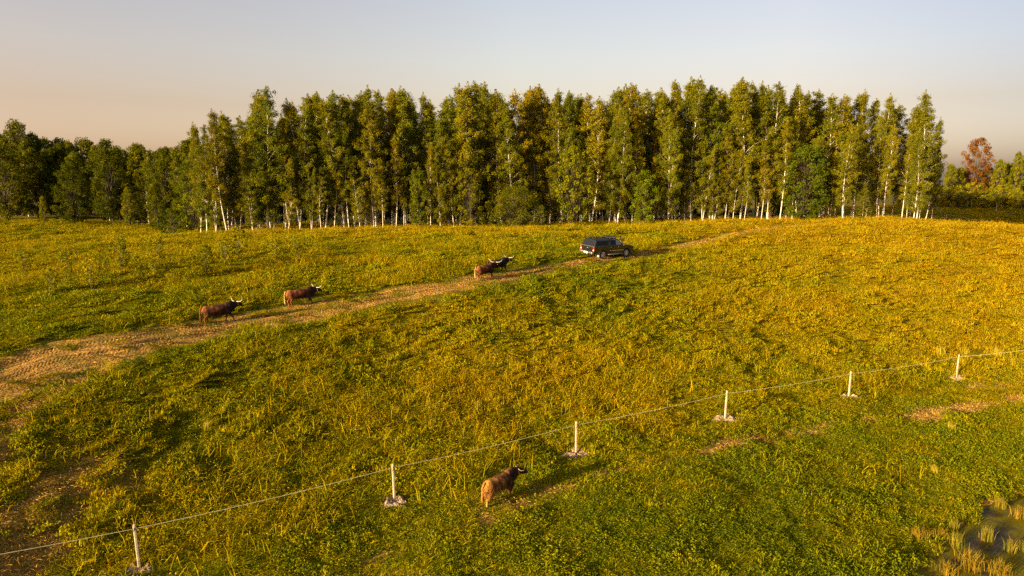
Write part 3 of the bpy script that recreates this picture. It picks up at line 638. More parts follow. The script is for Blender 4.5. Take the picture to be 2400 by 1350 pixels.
# bare lower stems crowding the edge are the woodland birches behind
nb = 0
for row in range(5):
    n_ = 26 if row < 3 else 20; pmax = (2150, 2100, 1900, 1780, 1700)[row]
    for i in range(n_):
        px = 500 + (pmax - 500) * (i + rr.uniform(-.45, .45) + .5 * (row % 2)) / (n_ - 1); Y = np.interp(px, EDGE[:, 0], EDGE[:, 1]) + 5 + row * (3.2 if row < 3 else 4.5) + rr.uniform(-1.5, 1.5)
        x = place_px(px, 530, Y); Hf = np.interp(px, [f[0] for f in FRONT], [f[1] for f in FRONT]); H = height_for(px, Hf + rr.uniform(6, 48), x, Y)
        tree('birch_tree', BIRCH_B[rr.randint(4)], x, Y, H, 20, 'birch deep inside the dark wood ' + landmark(px), 'tree', 'birches deep inside the wood', wide=rr.uniform(1.05, 1.35)); nb += 1
for i in range(24):
    px = 500 + 1300 * (i + rr.uniform(-.3, .3)) / 23; Y = np.interp(px, EDGE[:, 0], EDGE[:, 1]) + 28 + rr.uniform(-2, 2); x = place_px(px, 530, Y)
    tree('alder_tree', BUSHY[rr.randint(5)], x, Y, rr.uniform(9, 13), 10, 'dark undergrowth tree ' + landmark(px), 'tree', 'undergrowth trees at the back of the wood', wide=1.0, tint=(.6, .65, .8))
# trees with a look of their own along the edge
def own(name, kind, px, pb, pt, Y, refH, label, wide=1.0, **k):
    x = place_px(px, pb, Y); H = height_for(px, pt, x, Y); return tree(name, kind, x, Y, H, refH, label, wide=wide, **k)
own('willow_bush', ROUND, 1205, 532, 438, 92.5, 6.2, 'round dome shaped willow bush in front of the wood', cat='bush')
own('maple_tree', OPENB[0], 1103, 533, 395, 92, 10, 'open leafy maple with layered branches left of the round bush', .9)
own('maple_tree', OPENB[1], 1345, 528, 345, 93, 10, 'big spreading tree with bright leafy branch tips left of the pickup', .82, tint=(1.3, 1.35, 1))
own('alder_tree', BUSHY[0], 1508, 524, 402, 95, 10, 'bright green bushy tree above the black pickup', 1.0, tint=(1.0, 1.3, 1))
own('oak_tree', BUSHY[2], 1880, 516, 345, 98, 10, 'dark leafy tree by the crest where the track ends', 1.15, tint=(.75, .95, 1))
own('birch_tree', BIRCH[1], 1975, 517, 305, 96, 20, 'slim forward birch with two bright white stems near the crest', 1.25, leanx=.05, tint=(1.15, 1.1, 1))
own('spruce_tree', SPR[0], 2022, 517, 425, 96, 7, 'little spruce with drooping tiered branches beside the slim birch', 1.1)
own('birch_tree', BIRCH[4], 2140, 517, 300, 98, 20, 'full bodied birch at the right end of the wood in front of the tallest tip', 1.0, tint=(1.2, 1.15, 1))
own('alder_tree', BUSHY[1], 985, 534, 400, 93, 10, 'dark bushy tree beside the white stems left of the maple', .9, tint=(.85, .95, 1))
own('bush', BUSH[1], 408, 552, 490, 92, 4, 'dark round bush at the foot of the left tip of the wood', 1.1, cat='bush', tint=(.8, .95, 1))
own('bush', BUSH[0], 455, 548, 455, 93, 4, 'loose green bush right of the dark round bush', .9, cat='bush')
own('alder_tree', BUSHY[4], 455, 545, 375, 97, 10, 'bushy green tree below the two thin birches', .9, tint=(.95, 1.05, 1))
own('alder_tree', BUSHY[1], 520, 545, 365, 93, 10, 'bushy young tree with leaning white stems at the left tip', .8, tint=(1.15, 1.1, 1))
# the darker lower wood on the left
LF = [(175, 528, 385, 106, 2, .95, 'egg shaped bushy tree standing forward of the dark left wood'), (20, 510, 345, 113, 4, 1.2, 'wide bushy tree at the left border of the picture'), (265, 520, 352, 112, 0, .8, 'tall leafy tree right of the egg shaped tree in the left wood'),
      (330, 520, 358, 113, 3, .9, 'narrow tree in the middle of the left wood'), (305, 530, 440, 104, 1, .75, 'small pointed tree in front of the left wood'), (370, 535, 430, 101, 3, .9, 'young tree in front of the gap before the birch wood'),
      (60, 512, 287, 122, 2, .62, 'dense dark rounded tree rising above the left wood'), (105, 525, 460, 107, 1, .7, 'low shrubby tree left of the egg shaped tree'), (395, 535, 372, 106, 4, .8, 'leafy tree where the left wood meets the birches'),
      (90, 515, 350, 117, 3, 1.0, 'slim tree behind the egg shaped tree, to its left')]
for px, pb, pt, Y, k, wd, lb in LF:
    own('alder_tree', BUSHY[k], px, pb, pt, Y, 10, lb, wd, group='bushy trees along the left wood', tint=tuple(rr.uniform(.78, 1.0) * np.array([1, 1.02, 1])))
lwhere = lambda px: 'at the left border' if px < 60 else 'under the big rounded crown' if px < 120 else 'behind the egg shaped tree' if px < 220 else 'right of the egg shaped tree' if px < 330 else 'beside the birch wood'
prof_l = lambda px: np.interp(px, [-200, 0, 40, 110, 130, 200, 300, 400, 450, 520], [300, 312, 300, 318, 325, 325, 332, 338, 330, 300])
for row in range(4):
    for i in range(17):
        px = -170 + 640 * (i + rr.uniform(-.4, .4)) / 16; Y = np.interp(px, [-200, 0, 250, 450], [124, 119, 117, 104]) + row * 4.5 + rr.uniform(-1.5, 1.5); x = place_px(px, 520, Y)
        H = height_for(px, prof_l(px) + rr.uniform(0, 22) + (14 if row == 0 else 0), x, Y)
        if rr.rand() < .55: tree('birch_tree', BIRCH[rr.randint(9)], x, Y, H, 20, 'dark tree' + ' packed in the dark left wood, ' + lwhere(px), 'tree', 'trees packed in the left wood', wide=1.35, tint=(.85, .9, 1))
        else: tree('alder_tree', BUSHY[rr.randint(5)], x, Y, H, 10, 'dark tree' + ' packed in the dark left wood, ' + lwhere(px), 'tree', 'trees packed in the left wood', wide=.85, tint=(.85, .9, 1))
# far right: beyond the shaded dip
own('maple_tree', RED, 2283, 470, 325, 170, 15, 'rust red autumn maple standing above the far green trees', .78)
RF = [(2222, 385, 166, 1), (2245, 392, 168, 3), (2255, 395, 172, 0), (2315, 395, 170, 4), (2335, 375, 168, 3), (2352, 382, 172, 1), (2376, 358, 166, 3), (2398, 362, 170, 0), (2430, 350, 170, 2), (2470, 352, 172, 3), (2300, 400, 176, 2), (2365, 385, 178, 4), (2415, 372, 178, 1), (2230, 395, 180, 2)]
for px, pt, Y, k in sorted(RF):
    far_l = 'left of' if px < 2283 else 'right of'
    own('alder_tree', BUSHY[k], px, 475, pt, Y, 10, unique('distant green tree ' + far_l + ' the red maple'), rr.uniform(.6, .8), group='distant trees beyond the dip', tint=(1.15, 1.1, 1) if k % 2 else (1.35, 1.0, 1))
for i, (px, pt, Y, k) in enumerate(sorted([(2225, 438, 158, 0), (2248, 448, 156, 1), (2272, 428, 158, 2), (2300, 446, 157, 0), (2330, 440, 158, 1), (2352, 434, 156, 2), (2378, 445, 154, 0), (2398, 452, 152, 1), (2425, 440, 153, 2), (2455, 440, 153, 0), (2205, 445, 160, 1)])):
    own('bush', BUSH[k], px, 482, pt, Y, 4, unique('low rounded bush below the distant trees'), 1.15, cat='bush', group='bushes in front of the distant trees', tint=(1.3, 1.2, 1))
# saplings in the left meadow
for i, (px, pb, hgt) in enumerate([(215, 680, 2.4), (240, 640, 2.0), (285, 640, 2.9), (330, 670, 2.3), (372, 618, 2.6), (365, 650, 1.9), (485, 650, 2.6), (530, 628, 2.6), (560, 610, 3.0), (650, 625, 2.4), (700, 612, 2.3), (120, 690, 2.0), (160, 650, 2.2), (60, 640, 2.0)]):
    p = hit(px, pb)
    tree('sapling', SAP[i % 3], p.x, p.y, hgt, 3.0, unique('young leafy sapling in ' + ('the far left meadow' if px < 300 else 'the meadow above the brown cows' if px < 600 else 'the meadow below the white birch stems')), 'sapling', 'young saplings in the left meadow', tint=(1.35, 1.25, .8), wide=.85)

# ------------------------------------------------------------------ electric fence
M_POST = plain('weathered_pine', (.36, .29, .19), .85, var=.35, scale=14)
M_WIRE = plain('fence_rope', (.50, .48, .22), .7); M_INS = plain('black_plastic', (.03, .03, .03), .5)
def post_mesh(rs, h=1.62, w=.105):
    mb = MB(); t = .5 * w; prof = [(-t, -t * .55), (-t * .55, -t), (t * .55, -t), (t, -t * .55), (t, t * .55), (t * .55, t), (-t * .55, t), (-t, t * .55)]
    vs = []; zs = [(-.4, 1.06), (.3, 1.02), (h * .6, .98), (h - .06, .96), (h - .02, .8), (h, .45)]
    for z, k in zs: vs += [(x * k, y * k, z) for x, y in prof]
    fs = [(i * 8 + j, i * 8 + (j + 1) % 8, (i + 1) * 8 + (j + 1) % 8, (i + 1) * 8 + j) for i in range(len(zs) - 1) for j in range(8)] + [tuple(range(8))[::-1], tuple(len(vs) - 8 + j for j in range(8))]
    mb.add(vs, fs); return mb
rsf = np.random.RandomState(9)
PW = [np.array(at_z(x, y, 0)[:2]) for x, y in POSTS]
PW = [hit(x, y) for x, y in POSTS]
fence = empty('electric_fence', tuple(PW[0]), label='electric fence of pale wooden posts and one rope crossing the near meadow', cat='fence')
p_left = PW[0] + (PW[0] - PW[1]) * 1.02; p_right = PW[5] + Vector((9.0, 1.0, 0))
allp = [Vector((p_left.x, p_left.y, h1(p_left.x, p_left.y)))] + PW + [Vector((p_right.x, p_right.y, h1(p_right.x, p_right.y)))]
pm = post_mesh(rsf).mesh('post', M_POST)
im = MB(); im.tube([(0, -.055, 1.5), (0, -.10, 1.5), (0, -.13, 1.5)], [.018, .03, .02], 8); im = im.mesh('insulator', M_INS)
tops = []
for i, p in enumerate(allp):
    o = obj('post', pm, fence); o.location = p - PW[0]; az = math.atan2(15, 30); leans = [(0, 0), (0, -.03), (0, -.02), (0, 0), (0, .035), (0, .02), (0, .04), (0, .02)][i]
    o.rotation_euler = (leans[0], leans[1], az + rsf.uniform(-.2, .2)); ins = obj('insulator', im, o)
    tops.append(p - PW[0] + Matrix.Rotation(o.rotation_euler.z, 3, 'Z') @ Vector((0, -.10, 0)) + Vector((leans[1] * 1.5, 0, 1.5)))
wire = MB(); pts = []
for a, b in zip(tops[:-1], tops[1:]):
    for k in range(12): t = k / 12; pts.append(a.lerp(b, t) - Vector((0, 0, .16 * 4 * t * (1 - t) * .5)))
pts.append(tops[-1]); wire.tube(pts, .0115, 5); wire.build('wire', M_WIRE, fence, smooth=True)
# sandy soil thrown up round every post hole
n = NT_('sandy_subsoil'); n.col(n.ramp(n.noise(9, 5), [(.3, (.16, .10, .05)), (.6, (.42, .30, .17)), (.8, (.52, .39, .24))])); n.b.inputs['Roughness'].default_value = .95; n.bump(n.noise(22, 4), 1, .06); M_SAND = n.m
SL = ['leftmost post', 'second post from the left', 'post just right of the near cow', 'fourth post from the left', 'second post from the right', 'rightmost post']
for i, p in enumerate(PW):
    mb = MB(); rs = np.random.RandomState(400 + i); nr, na = 6, 22; vs = []
    ph = rs.rand(5) * 6.28
    for r in range(nr + 1):
        q = r / nr
        for a in range(na):
            t = a / na * 6.283; R_ = .52 * (1 + .28 * math.sin(t * 2 + ph[0]) + .2 * math.sin(t * 3 + ph[1]) + .13 * math.sin(t * 7 + ph[2])); x, y = math.cos(t) * R_ * q * 1.25, math.sin(t) * R_ * q * .95
            zz = h1(p.x + x, p.y + y) - p.z; ring = math.exp(-((q - .55) / .26) ** 2); vs.append((x, y, zz + .15 * ring * (.35 + rs.rand()) * (.7 + .5 * math.sin(t * 2 + ph[3])) + .03 - .10 * q ** 3))
    mb.add(vs, [(r * na + a, (r + 1) * na + a, (r + 1) * na + (a + 1) % na, r * na + (a + 1) % na) for r in range(nr) for a in range(na)])
    for k in range(46):
        a, q = rs.rand() * 6.28, rs.rand() ** .5 * .75; x, y = math.cos(a) * q, math.sin(a) * q * .8; s = rs.uniform(.018, .06)
        M = Matrix.Translation((x, y, h1(p.x + x, p.y + y) - p.z + .05 + .08 * rs.rand() * (q < .5))) @ Matrix.Rotation(rs.rand() * 6, 4, (rs.rand(), rs.rand(), 1)) @ Matrix.Diagonal((1, rs.uniform(.6, 1.2), .6, 1))
        mb.box((0, 0, 0), (s, s, s), M)
    o = mb.build('soil_heap', M_SAND); o.location = p; tag(o, 'pale sandy soil around the foot of the ' + SL[i], 'soil heap', 'soil heaps at the fence posts')
# fence in the shaded dip at the far right
ff_px = [(2184, 460, 156), (2218, 511, 133), (2309, 532, 112), (2379, 541, 104)]
ffp = []
for px, pb, Y in ff_px: x = place_px(px, pb, Y); ffp.append(Vector((x, Y, h1(x, Y))))
f2 = empty('electric_fence', tuple(ffp[1]), label='far fence with thin grey posts in the shaded dip at right', cat='fence')
t2 = []
for p in ffp:
    o = obj('post', pm, f2); o.location = p - ffp[1]; o.scale = (1, 1, .95); t2.append(p - ffp[1] + Vector((0, 0, 1.45)))
wi = MB()
for z in (1.45, .9): wi.tube([q + Vector((.06, -.06, z - 1.45)) for q in t2], .012, 4)
wi.build('wire', M_WIRE, f2)
x = place_px(2336, 486, 150); o = obj('fence_post', pm); o.location = (x, 150, h1(x, 150) - .1); tag(o, 'single bright post by the distant bushes beyond the shaded dip', 'post')

# ------------------------------------------------------------------ cattle
def smooth_body(mb, mat, voxel=.03, sm=6, name='body'):
    me = bpy.data.meshes.new('t'); me.from_pydata(mb.v, [], mb.f)
    bm = bmesh.new(); bm.from_mesh(me); bmesh.ops.recalc_face_normals(bm, faces=bm.faces); bm.to_mesh(me); bm.free()
    o = bpy.data.objects.new('t', me); S.collection.objects.link(o)
    r = o.modifiers.new('r', 'REMESH'); r.mode = 'VOXEL'; r.voxel_size = voxel; r.use_smooth_shade = True
    s = o.modifiers.new('s', 'SMOOTH'); s.iterations = sm; s.factor = .5
    dg = bpy.context.evaluated_depsgraph_get(); dg.update(); out = bpy.data.meshes.new_from_object(o.evaluated_get(dg)); out.name = name
    bpy.data.objects.remove(o); out.materials.clear(); out.materials.append(mat)
    return out
def coatmat(name, dark, mid, hi):
    n = NT_(name); co = n.new('ShaderNodeTexCoord').outputs['Object']; f = n.noise(4, 4, co, stretch=(1, 1, .5)); sp = n.new('ShaderNodeSeparateXYZ'); n.l.new(co, sp.inputs[0])
    # sunlit rump painted into the coat: paler and redder than the dark head
    g = n.math('MULTIPLY_ADD', sp.outputs['X'], -.22, n.math('MULTIPLY_ADD', f, 1.2, -.12)); n.col(n.ramp(g, [(.25, dark), (.5, mid), (.8, hi)])); n.b.inputs['Roughness'].default_value = .75
    n.b.inputs['Specular IOR Level'].default_value = .25; n.bump(n.noise(30, 3, co, stretch=(1, 1, .25)), .6, .03); return n.m
M_HORN = plain('horn', (.46, .37, .22), .5, var=.2); M_HORNB = plain('brown_horn', (.32, .22, .12), .5); M_TAGY = plain('ear_tag', (.85, .8, .7), .5); M_HOOF = plain('hoof', (.03, .025, .02), .6); M_NOSE = plain('muzzle', (.035, .02, .02), .4)
def cow(name, loc, heading, label, mats, feet, scale=1.0, head_yaw=0.0, head_up=0.0, horn='up', shag=.6, hair_hi=None, slope=0.0, seed=0, tags=True):
    """feet: x shift of (fore left, fore right, hind left, hind right) hooves"""
    root = empty(name, loc, heading, label=label, cat='cow', group='highland cattle walking across the meadow'); root.scale = (scale,) * 3
    if slope: root.rotation_euler = (0, -slope, heading)
    mb = MB(); T = mb.tube
    # trunk: deep chest, belly, square rump; section radii are (half width, half height)
    T([(-1.02, 0, 1.02), (-.96, 0, .99), (-.80, 0, .96), (-.50, 0, .91), (-.10, 0, .92), (.25, 0, .91), (.55, 0, .89), (.76, 0, .95), (.88, 0, .99)],
      [(.10, .12), (.20, .21), (.27, .27), (.31, .29), (.335, .31), (.31, .32), (.27, .32), (.20, .27), (.10, .15)], 16)
    # hump, neck and dewlap
    hy = math.sin(head_yaw) * .30; nk = Vector((1.12, hy * .6, 1.15 + head_up * .8)); hd = Vector((1.30 + .0, hy, 1.25 + head_up))
    T([(.45, 0, 1.06), (.72, 0, 1.08), (.95, hy * .3, 1.09 + head_up * .4), tuple(nk)], [(.22, .26), (.23, .30), (.19, .27), (.15, .20)], 14)
    T([(.62, 0, .80), (.82, 0, .82), (1.00, hy * .4, .96 + head_up * .4)], [(.07, .16), (.055, .17), (.04, .10)], 10)
    fw = Vector((math.cos(head_yaw), math.sin(head_yaw), -.38)).normalized(); sd = Vector((-math.sin(head_yaw), math.cos(head_yaw), 0))
    H0 = nk + Vector((.02, 0, .05))
    mz = H0 + fw * .50
    T([H0 - fw * .06, H0 + fw * .10, H0 + fw * .24, H0 + fw * .38, mz, mz + fw * .05], [(.12, .15), (.15, .18), (.13, .155), (.095, .115), (.09, .095), (.06, .06)], 12)
    T([H0 + Vector((0, 0, .10)) - sd * .09, H0 + Vector((0, 0, .14)), H0 + Vector((0, 0, .10)) + sd * .09], .065, 8)       # poll between the horns
    for s in (-1, 1):                                                                              # ears hang out to the sides
        e = H0 + sd * (.12 * s) + Vector((0, 0, .02)); T([e, e + sd * (.10 * s) + Vector((0, 0, -.01)), e + sd * (.22 * s) + Vector((-.02, 0, -.06))], [.03, .05, .015], 6)
    # legs: forelegs with knee, hind legs with thigh, stifle forward and hock backward
    for k, (s, dx) in enumerate([(1, feet[0]), (-1, feet[1])]):
        y = .17 * s; lift = .04 if dx < -.12 else 0
        T([(.62, y * 1.0, .92), (.60, y * 1.1, .72), (.60 + dx * .35, y, .46), (.60 + dx * .55 + (.03 if dx < 0 else 0), y, .40), (.60 + dx * .9, y, .14), (.60 + dx, y, .07 + lift)], [(.10, .16), (.09, .13), .068, .062, .046, .055], 10)
        T([(.60 + dx, y, .09 + lift), (.62 + dx, y, .0 + lift)], [.052, .066], 10)
    for k, (s, dx) in enumerate([(1, feet[2]), (-1, feet[3])]):
        y = .17 * s; lift = .03 if dx < -.2 else 0
        T([(-.78, y * .9, .98), (-.70, y * 1.1, .78), (-.66 + dx * .3, y * 1.05, .60), (-.84 + dx * .65, y, .42), (-.84 + dx * .7, y, .37), (-.79 + dx * .95, y, .12), (-.78 + dx, y, .07 + lift)], [(.13, .20), (.12, .18), (.085, .12), (.052, .068), (.052, .06), .044, .055], 10)
        T([(-.78 + dx, y, .09 + lift), (-.76 + dx, y, .0 + lift)], [.052, .066], 10)
    body = obj('body', smooth_body(mb, mats[0]), root)
    # tail with brush
    t = MB(); sw = .05; t.tube([(-.98, 0, 1.12), (-1.08, 0, 1.10), (-1.13, sw, .92), (-1.14, sw, .66), (-1.13, sw, .50), (-1.12, sw, .32), (-1.10, sw, .18)], [.05, .045, .035, .035, .06, .075, .02], 8); t.build('tail', mats[1], root, smooth=True)
    # horns
    for s in (-1, 1):
        b = H0 + sd * (.08 * s) + Vector((0, 0, .13)); o_ = sd * s; up = Vector((0, 0, 1)); f_ = Vector((fw.x, fw.y, 0)).normalized()
        if horn == 'up': P = [b, b + o_ * .14 + up * .00, b + o_ * .30 + up * .01 + f_ * .06, b + o_ * .42 + up * .10 + f_ * .10, b + o_ * .47 + up * .24 + f_ * .10, b + o_ * .46 + up * .36 + f_ * .06]
        elif horn == 'wide': P = [b, b + o_ * .14 - up * .01, b + o_ * .30 + f_ * .05, b + o_ * .44 + up * .06 + f_ * .10, b + o_ * .54 + up * .17 + f_ * .12, b + o_ * .57 + up * .26 + f_ * .10]
        else: P = [b - up * .02, b + o_ * .10 - up * .03, b + o_ * .22 - up * .05 + f_ * .06, b + o_ * .28 - up * .04 + f_ * .16, b + o_ * .28 + up * .0 + f_ * .24]
        hr = .8 if horn == 'low' else 1
        m = MB(); m.tube(P, [.028, .027, .024, .018, .012, .004] if len(P) == 6 else [.028, .025, 0.02, .014, .005], 8); m.build('horn', M_HORNB if horn == 'low' else M_HORN, root, smooth=True)
    m = MB(); m.tube([mz + fw * .015, mz + fw * .07], [(.062, .058), (.045, .04)], 10); m.build('nose', M_NOSE, root, smooth=True)
    for s in (-1, 1):
        m = MB(); e = H0 + fw * .16 + sd * (.112 * s) + Vector((0, 0, .045)); m.tube([e - sd * .012, e + sd * .012], .018, 8); m.build('eye', M_HOOF, root)
    if tags:
        for s in (-1, 1):
            e = H0 + sd * (.235 * s) + Vector((.0, 0, -.055)); m = MB(); m.box(tuple(e), (.018, .05, .075)); m.build('ear_tag', M_TAGY, root)
    # shaggy coat: locks that hang off the body
    me = body.data; nf = len(me.polygons); ce = np.empty(nf * 3, np.float32); no = np.empty(nf * 3, np.float32); me.polygons.foreach_get('center', ce); me.polygons.foreach_get('normal', no)
    ce = ce.reshape(-1, 3); no = no.reshape(-1, 3); rs = np.random.RandomState(600 + seed)
    ok = np.nonzero((ce[:, 2] > .30) & ~((ce[:, 0] > 1.2) & (ce[:, 2] < 1.12)))[0]; pk = rs.choice(ok, int(5200 * min(1.0, .35 + shag))); c = ce[pk]; n_ = no[pk]
    ln = (rs.uniform(.03, .07, len(pk)) + shag * rs.uniform(.03, .13, len(pk)) * (c[:, 2] < .95)); ln = np.where(c[:, 2] < .5, ln * .5, ln) + shag * .14 * rs.rand(len(pk)) * ((c[:, 2] < .78) & (c[:, 2] > .5))
    dn = np.c_[n_[:, 0] * .35 - .25, n_[:, 1] * .35, n_[:, 2] * .2 - .85]; dn += rs.randn(*dn.shape) * .15; dn /= np.linalg.norm(dn, axis=1)[:, None]
    sv = np.cross(dn, n_); sv /= np.linalg.norm(sv, axis=1)[:, None] + 1e-6; wv = sv * rs.uniform(.008, .02, len(pk))[:, None]; c0 = c - n_ * .008
    tip = c + dn * ln[:, None] + n_ * (.018 + .05 * shag * rs.rand(len(pk)))[:, None]
    V = np.stack([c0 - wv, c0 + wv, tip], 1).reshape(-1, 3); Q = np.arange(len(V)).reshape(-1, 3)
    obj('coat', mesh_np('coat', V, Q, mats[0]), root)
    return root
CB = coatmat('brown_coat', (.012, .005, .003), (.045, .014, .004), (.22, .075, .014)); CBT = coatmat('brown_tail', (.03, .012, .006), (.10, .035, .012), (.22, .09, .03))
CK = coatmat('black_coat', (.006, .005, .005), (.012, .009, .008), (.03, .02, .015)); CG = coatmat('golden_coat', (.022, .010, .005), (.13, .05, .010), (.50, .22, .035)); CR = coatmat('red_coat', (.013, .005, .003), (.065, .017, .005), (.30, .095, .018))
CT = plain('cream_tail', (.36, .24, .09), .8, var=.3, scale=12)
def on_ground(px, py): return hit(px, py)
def track_heading(p): return math.atan2(12.0, 16.3)
hd_ = R(36)
p = on_ground(515, 757); cow('cow', (p.x, p.y, p.z), R(33), 'dark red brown cow at the rear of the line, upswept white horns', (CB, CB), (-.18, .32, .12, -.12), .98, head_yaw=.5, head_up=-.06, horn='up', shag=.35, slope=.03, seed=1)
p = on_ground(706, 717); cow('cow', (p.x, p.y, p.z), R(34), 'russet cow with pale tail walking second from the rear on the track', (CR, CT), (.28, -.12, -.05, .12), .98, head_yaw=.25, head_up=-.12, horn='wide', shag=.3, slope=.02, seed=2)
p = on_ground(1139, 654); cow('cow', (p.x, p.y, p.z), R(42), 'red brown cow with wide horns beside the black cow', (CR, CT), (.34, -.2, .25, -.28), .95, head_yaw=.35, head_up=.0, horn='wide', shag=.3, slope=.04, seed=3)
p = on_ground(1168, 640); cow('cow', (p.x, p.y, p.z), R(38), 'black cow leading the line, half hidden by the red brown cow', (CK, CK), (-.12, .22, .12, -.12), .95, head_yaw=.1, head_up=-.05, horn='wide', shag=.3, slope=.03, seed=4)
p = on_ground(1172, 1170); cow('cow', (p.x, p.y, p.z), R(47), 'shaggy golden brown cow alone below the fence in the foreground', (CG, CG), (.22, -.1, .1, -.28), .86, head_yaw=-.45, head_up=-.10, horn='low', shag=1.0, slope=.0, seed=5, tags=False)

# ------------------------------------------------------------------ pickup truck with canopy
def paint(name, c, rough=.22):
    n = NT_(name); n.col(n.mix(n.ramp(n.noise(3, 4, n.new('ShaderNodeTexCoord').outputs['Object']), [(.5, (0, 0, 0)), (.8, (.35, .35, .35))]), c, (.022, .018, .014))); n.b.inputs['Roughness'].default_value = rough
    n.b.inputs['Coat Weight'].default_value = .6; n.b.inputs['Coat Roughness'].default_value = .08; return n.m
M_PAINT = paint('black_paint', (.008, .010, .010)); M_GLASS = plain('tinted_glass', (.012, .014, .017), .2, spec=.12); M_CLEAR = plain('side_glass', (.10, .12, .14), .05, spec=1.0, var=.05)
M_TYRE = plain('tyre_rubber', (.018, .017, .016), .85); M_RIM = plain('alloy', (.50, .47, .42), .35, .2); M_CHROME = plain('chrome', (.62, .60, .56), .22, .9); M_TRIM = plain('black_trim', (.02, .02, .02), .6)
M_RED_L = plain('tail_lamp_red', (.42, .012, .012), .2); M_WHITE_L = plain('lamp_clear', (.75, .72, .68), .2); M_PLATE = plain('plate_white', (.8, .8, .76), .5, var=.04); M_FLAP = plain('mud_flap', (.45, .33, .30), .7)
pt = hit(1424, 601); TH = R(37)
truck = empty('pickup_truck', tuple(pt), TH, label='black double cab pickup with canopy driving up the dirt track', cat='pickup truck')
dx_ = (h1(pt.x + 1.5 * math.cos(TH), pt.y + 1.5 * math.sin(TH)) - h1(pt.x - 1.5 * math.cos(TH), pt.y - 1.5 * math.sin(TH))) / 3
dy_ = (h1(pt.x - .8 * math.sin(TH), pt.y + .8 * math.cos(TH)) - h1(pt.x + .8 * math.sin(TH), pt.y - .8 * math.cos(TH))) / 1.6
truck.rotation_euler = (math.atan(dy_) * .5, -math.atan(dx_), TH); truck.scale = (1.03,) * 3
XF, XR, RW = 1.55, -1.53, .40
def arch(cx, r, n=12): return [(cx - r * math.cos(a), .36 + r * math.sin(a)) for a in [math.pi * k / n for k in range(n + 1)]]
prof = [(-2.62, .60)] + [(-2.1, .52)] + arch(XR, .50) + arch(XF, .50) + [(2.25, .50), (2.50, .55), (2.56, .80), (2.50, .98), (2.30, 1.08), (1.30, 1.20), (1.0, 1.21), (-2.64, 1.18), (-2.70, 1.12), (-2.70, .62)]
mb = MB(); mb.prism(prof, -.90, .90); mb.build('body', M_PAINT, truck, bevel=.045, seg=3, smooth=False)
# glasshouse: cab and canopy as two lofts
def loft(mb, rings):
    n = len(rings[0]); vs = [p for r in rings for p in r]
    mb.add(vs, [(i * n + k, i * n + (k + 1) % n, (i + 1) * n + (k + 1) % n, (i + 1) * n + k) for i in range(len(rings) - 1) for k in range(n)] + [tuple(range(n))[::-1], tuple((len(rings) - 1) * n + k for k in range(n))])
def rect(x0, x1, hw, z): return [(x0, -hw, z), (x1, -hw, z), (x1, hw, z), (x0, hw, z)]
CABR = [rect(-.78, 1.22, .86, 1.17), rect(-.66, .46, .71, 1.74), rect(-.60, .30, .60, 1.80)]
CANR = [rect(-2.66, -.83, .87, 1.16), rect(-2.44, -.80, .75, 1.74), rect(-2.34, -.82, .62, 1.82)]
mb = MB(); loft(mb, CABR); mb.build('cab', M_PAINT, truck, bevel=.03)
mb = MB(); loft(mb, CANR); can = mb.build('canopy', M_PAINT, truck, bevel=.04)
def pane(name, ring, side, a0, a1, b0, b1, v0, v1, mat, parent, off=.006):
    """window on a loft side; a,b: share along the side at bottom/top of the pane, v: height share"""
    B, T_ = ring[0], ring[1]; i, j = {'r': (0, 1), 'l': (3, 2), 'b': (0, 3), 'f': (1, 2)}[side]
    P = lambda u, v: Vector(B[i]).lerp(Vector(B[j]), u).lerp(Vector(T_[i]).lerp(Vector(T_[j]), u), v)
    q = [P(a0, v0), P(a1, v0), P(b1, v1), P(b0, v1)]; nrm = (q[1] - q[0]).cross(q[3] - q[0]).normalized(); c = sum(q, Vector()) / 4
    if (c - Vector((c.x * (0 if side in 'rl' else 1) * 0 - (.5 if side in 'rl' else 0), 0, 1.3))).dot(nrm) < 0: nrm = -nrm
    vs = [x + nrm * off for x in q] + [x - nrm * .01 for x in q]; m = MB(); m.add(vs, [(0, 1, 2, 3), (4, 5, 6, 7), (0, 1, 5, 4), (1, 2, 6, 5), (2, 3, 7, 6), (3, 0, 4, 7)]); return m.build(name, mat, parent)
for s in 'rl':
    pane('window', CABR, s, .10, .47, .10, .62, .10, .88, M_GLASS, truck)            # rear door
    pane('window', CABR, s, .50, .86, .68, .985, .10, .88, M_CLEAR, truck)          # front door
    pane('window', CANR, s, .08, .95, .10, .94, .14, .86, M_GLASS, truck)
pane('rear_window', CANR, 'b', .07, .93, .09, .91, .10, .90, M_GLASS, truck); pane('windscreen', CABR, 'f', .06, .94, .08, .92, .06, .94, M_GLASS, truck)
for k, (x0, x1) in enumerate([(-.70, .22), (.25, 1.12)]):
    for s in (-1, 1):
        m = MB(); y = .902 * s; z0, z1 = .52, 1.14; xs = x0 if k else x0 + .12
        m.box(((xs + x1) / 2, y, (z0 + z1) / 2), (x1 - xs, .012, z1 - z0)); d = m.build('door', M_PAINT, truck, bevel=.004)
        h = MB(); h.box((x0 + .17, y + .02 * s, 1.03), (.17, .03, .035)); h.build('handle', M_CHROME, d)
        g = MB(); g.box(((xs + x1) / 2, y + .009 * s, .72), (x1 - xs, .014, .05)); g.build('trim_strip', M_RIM, d)
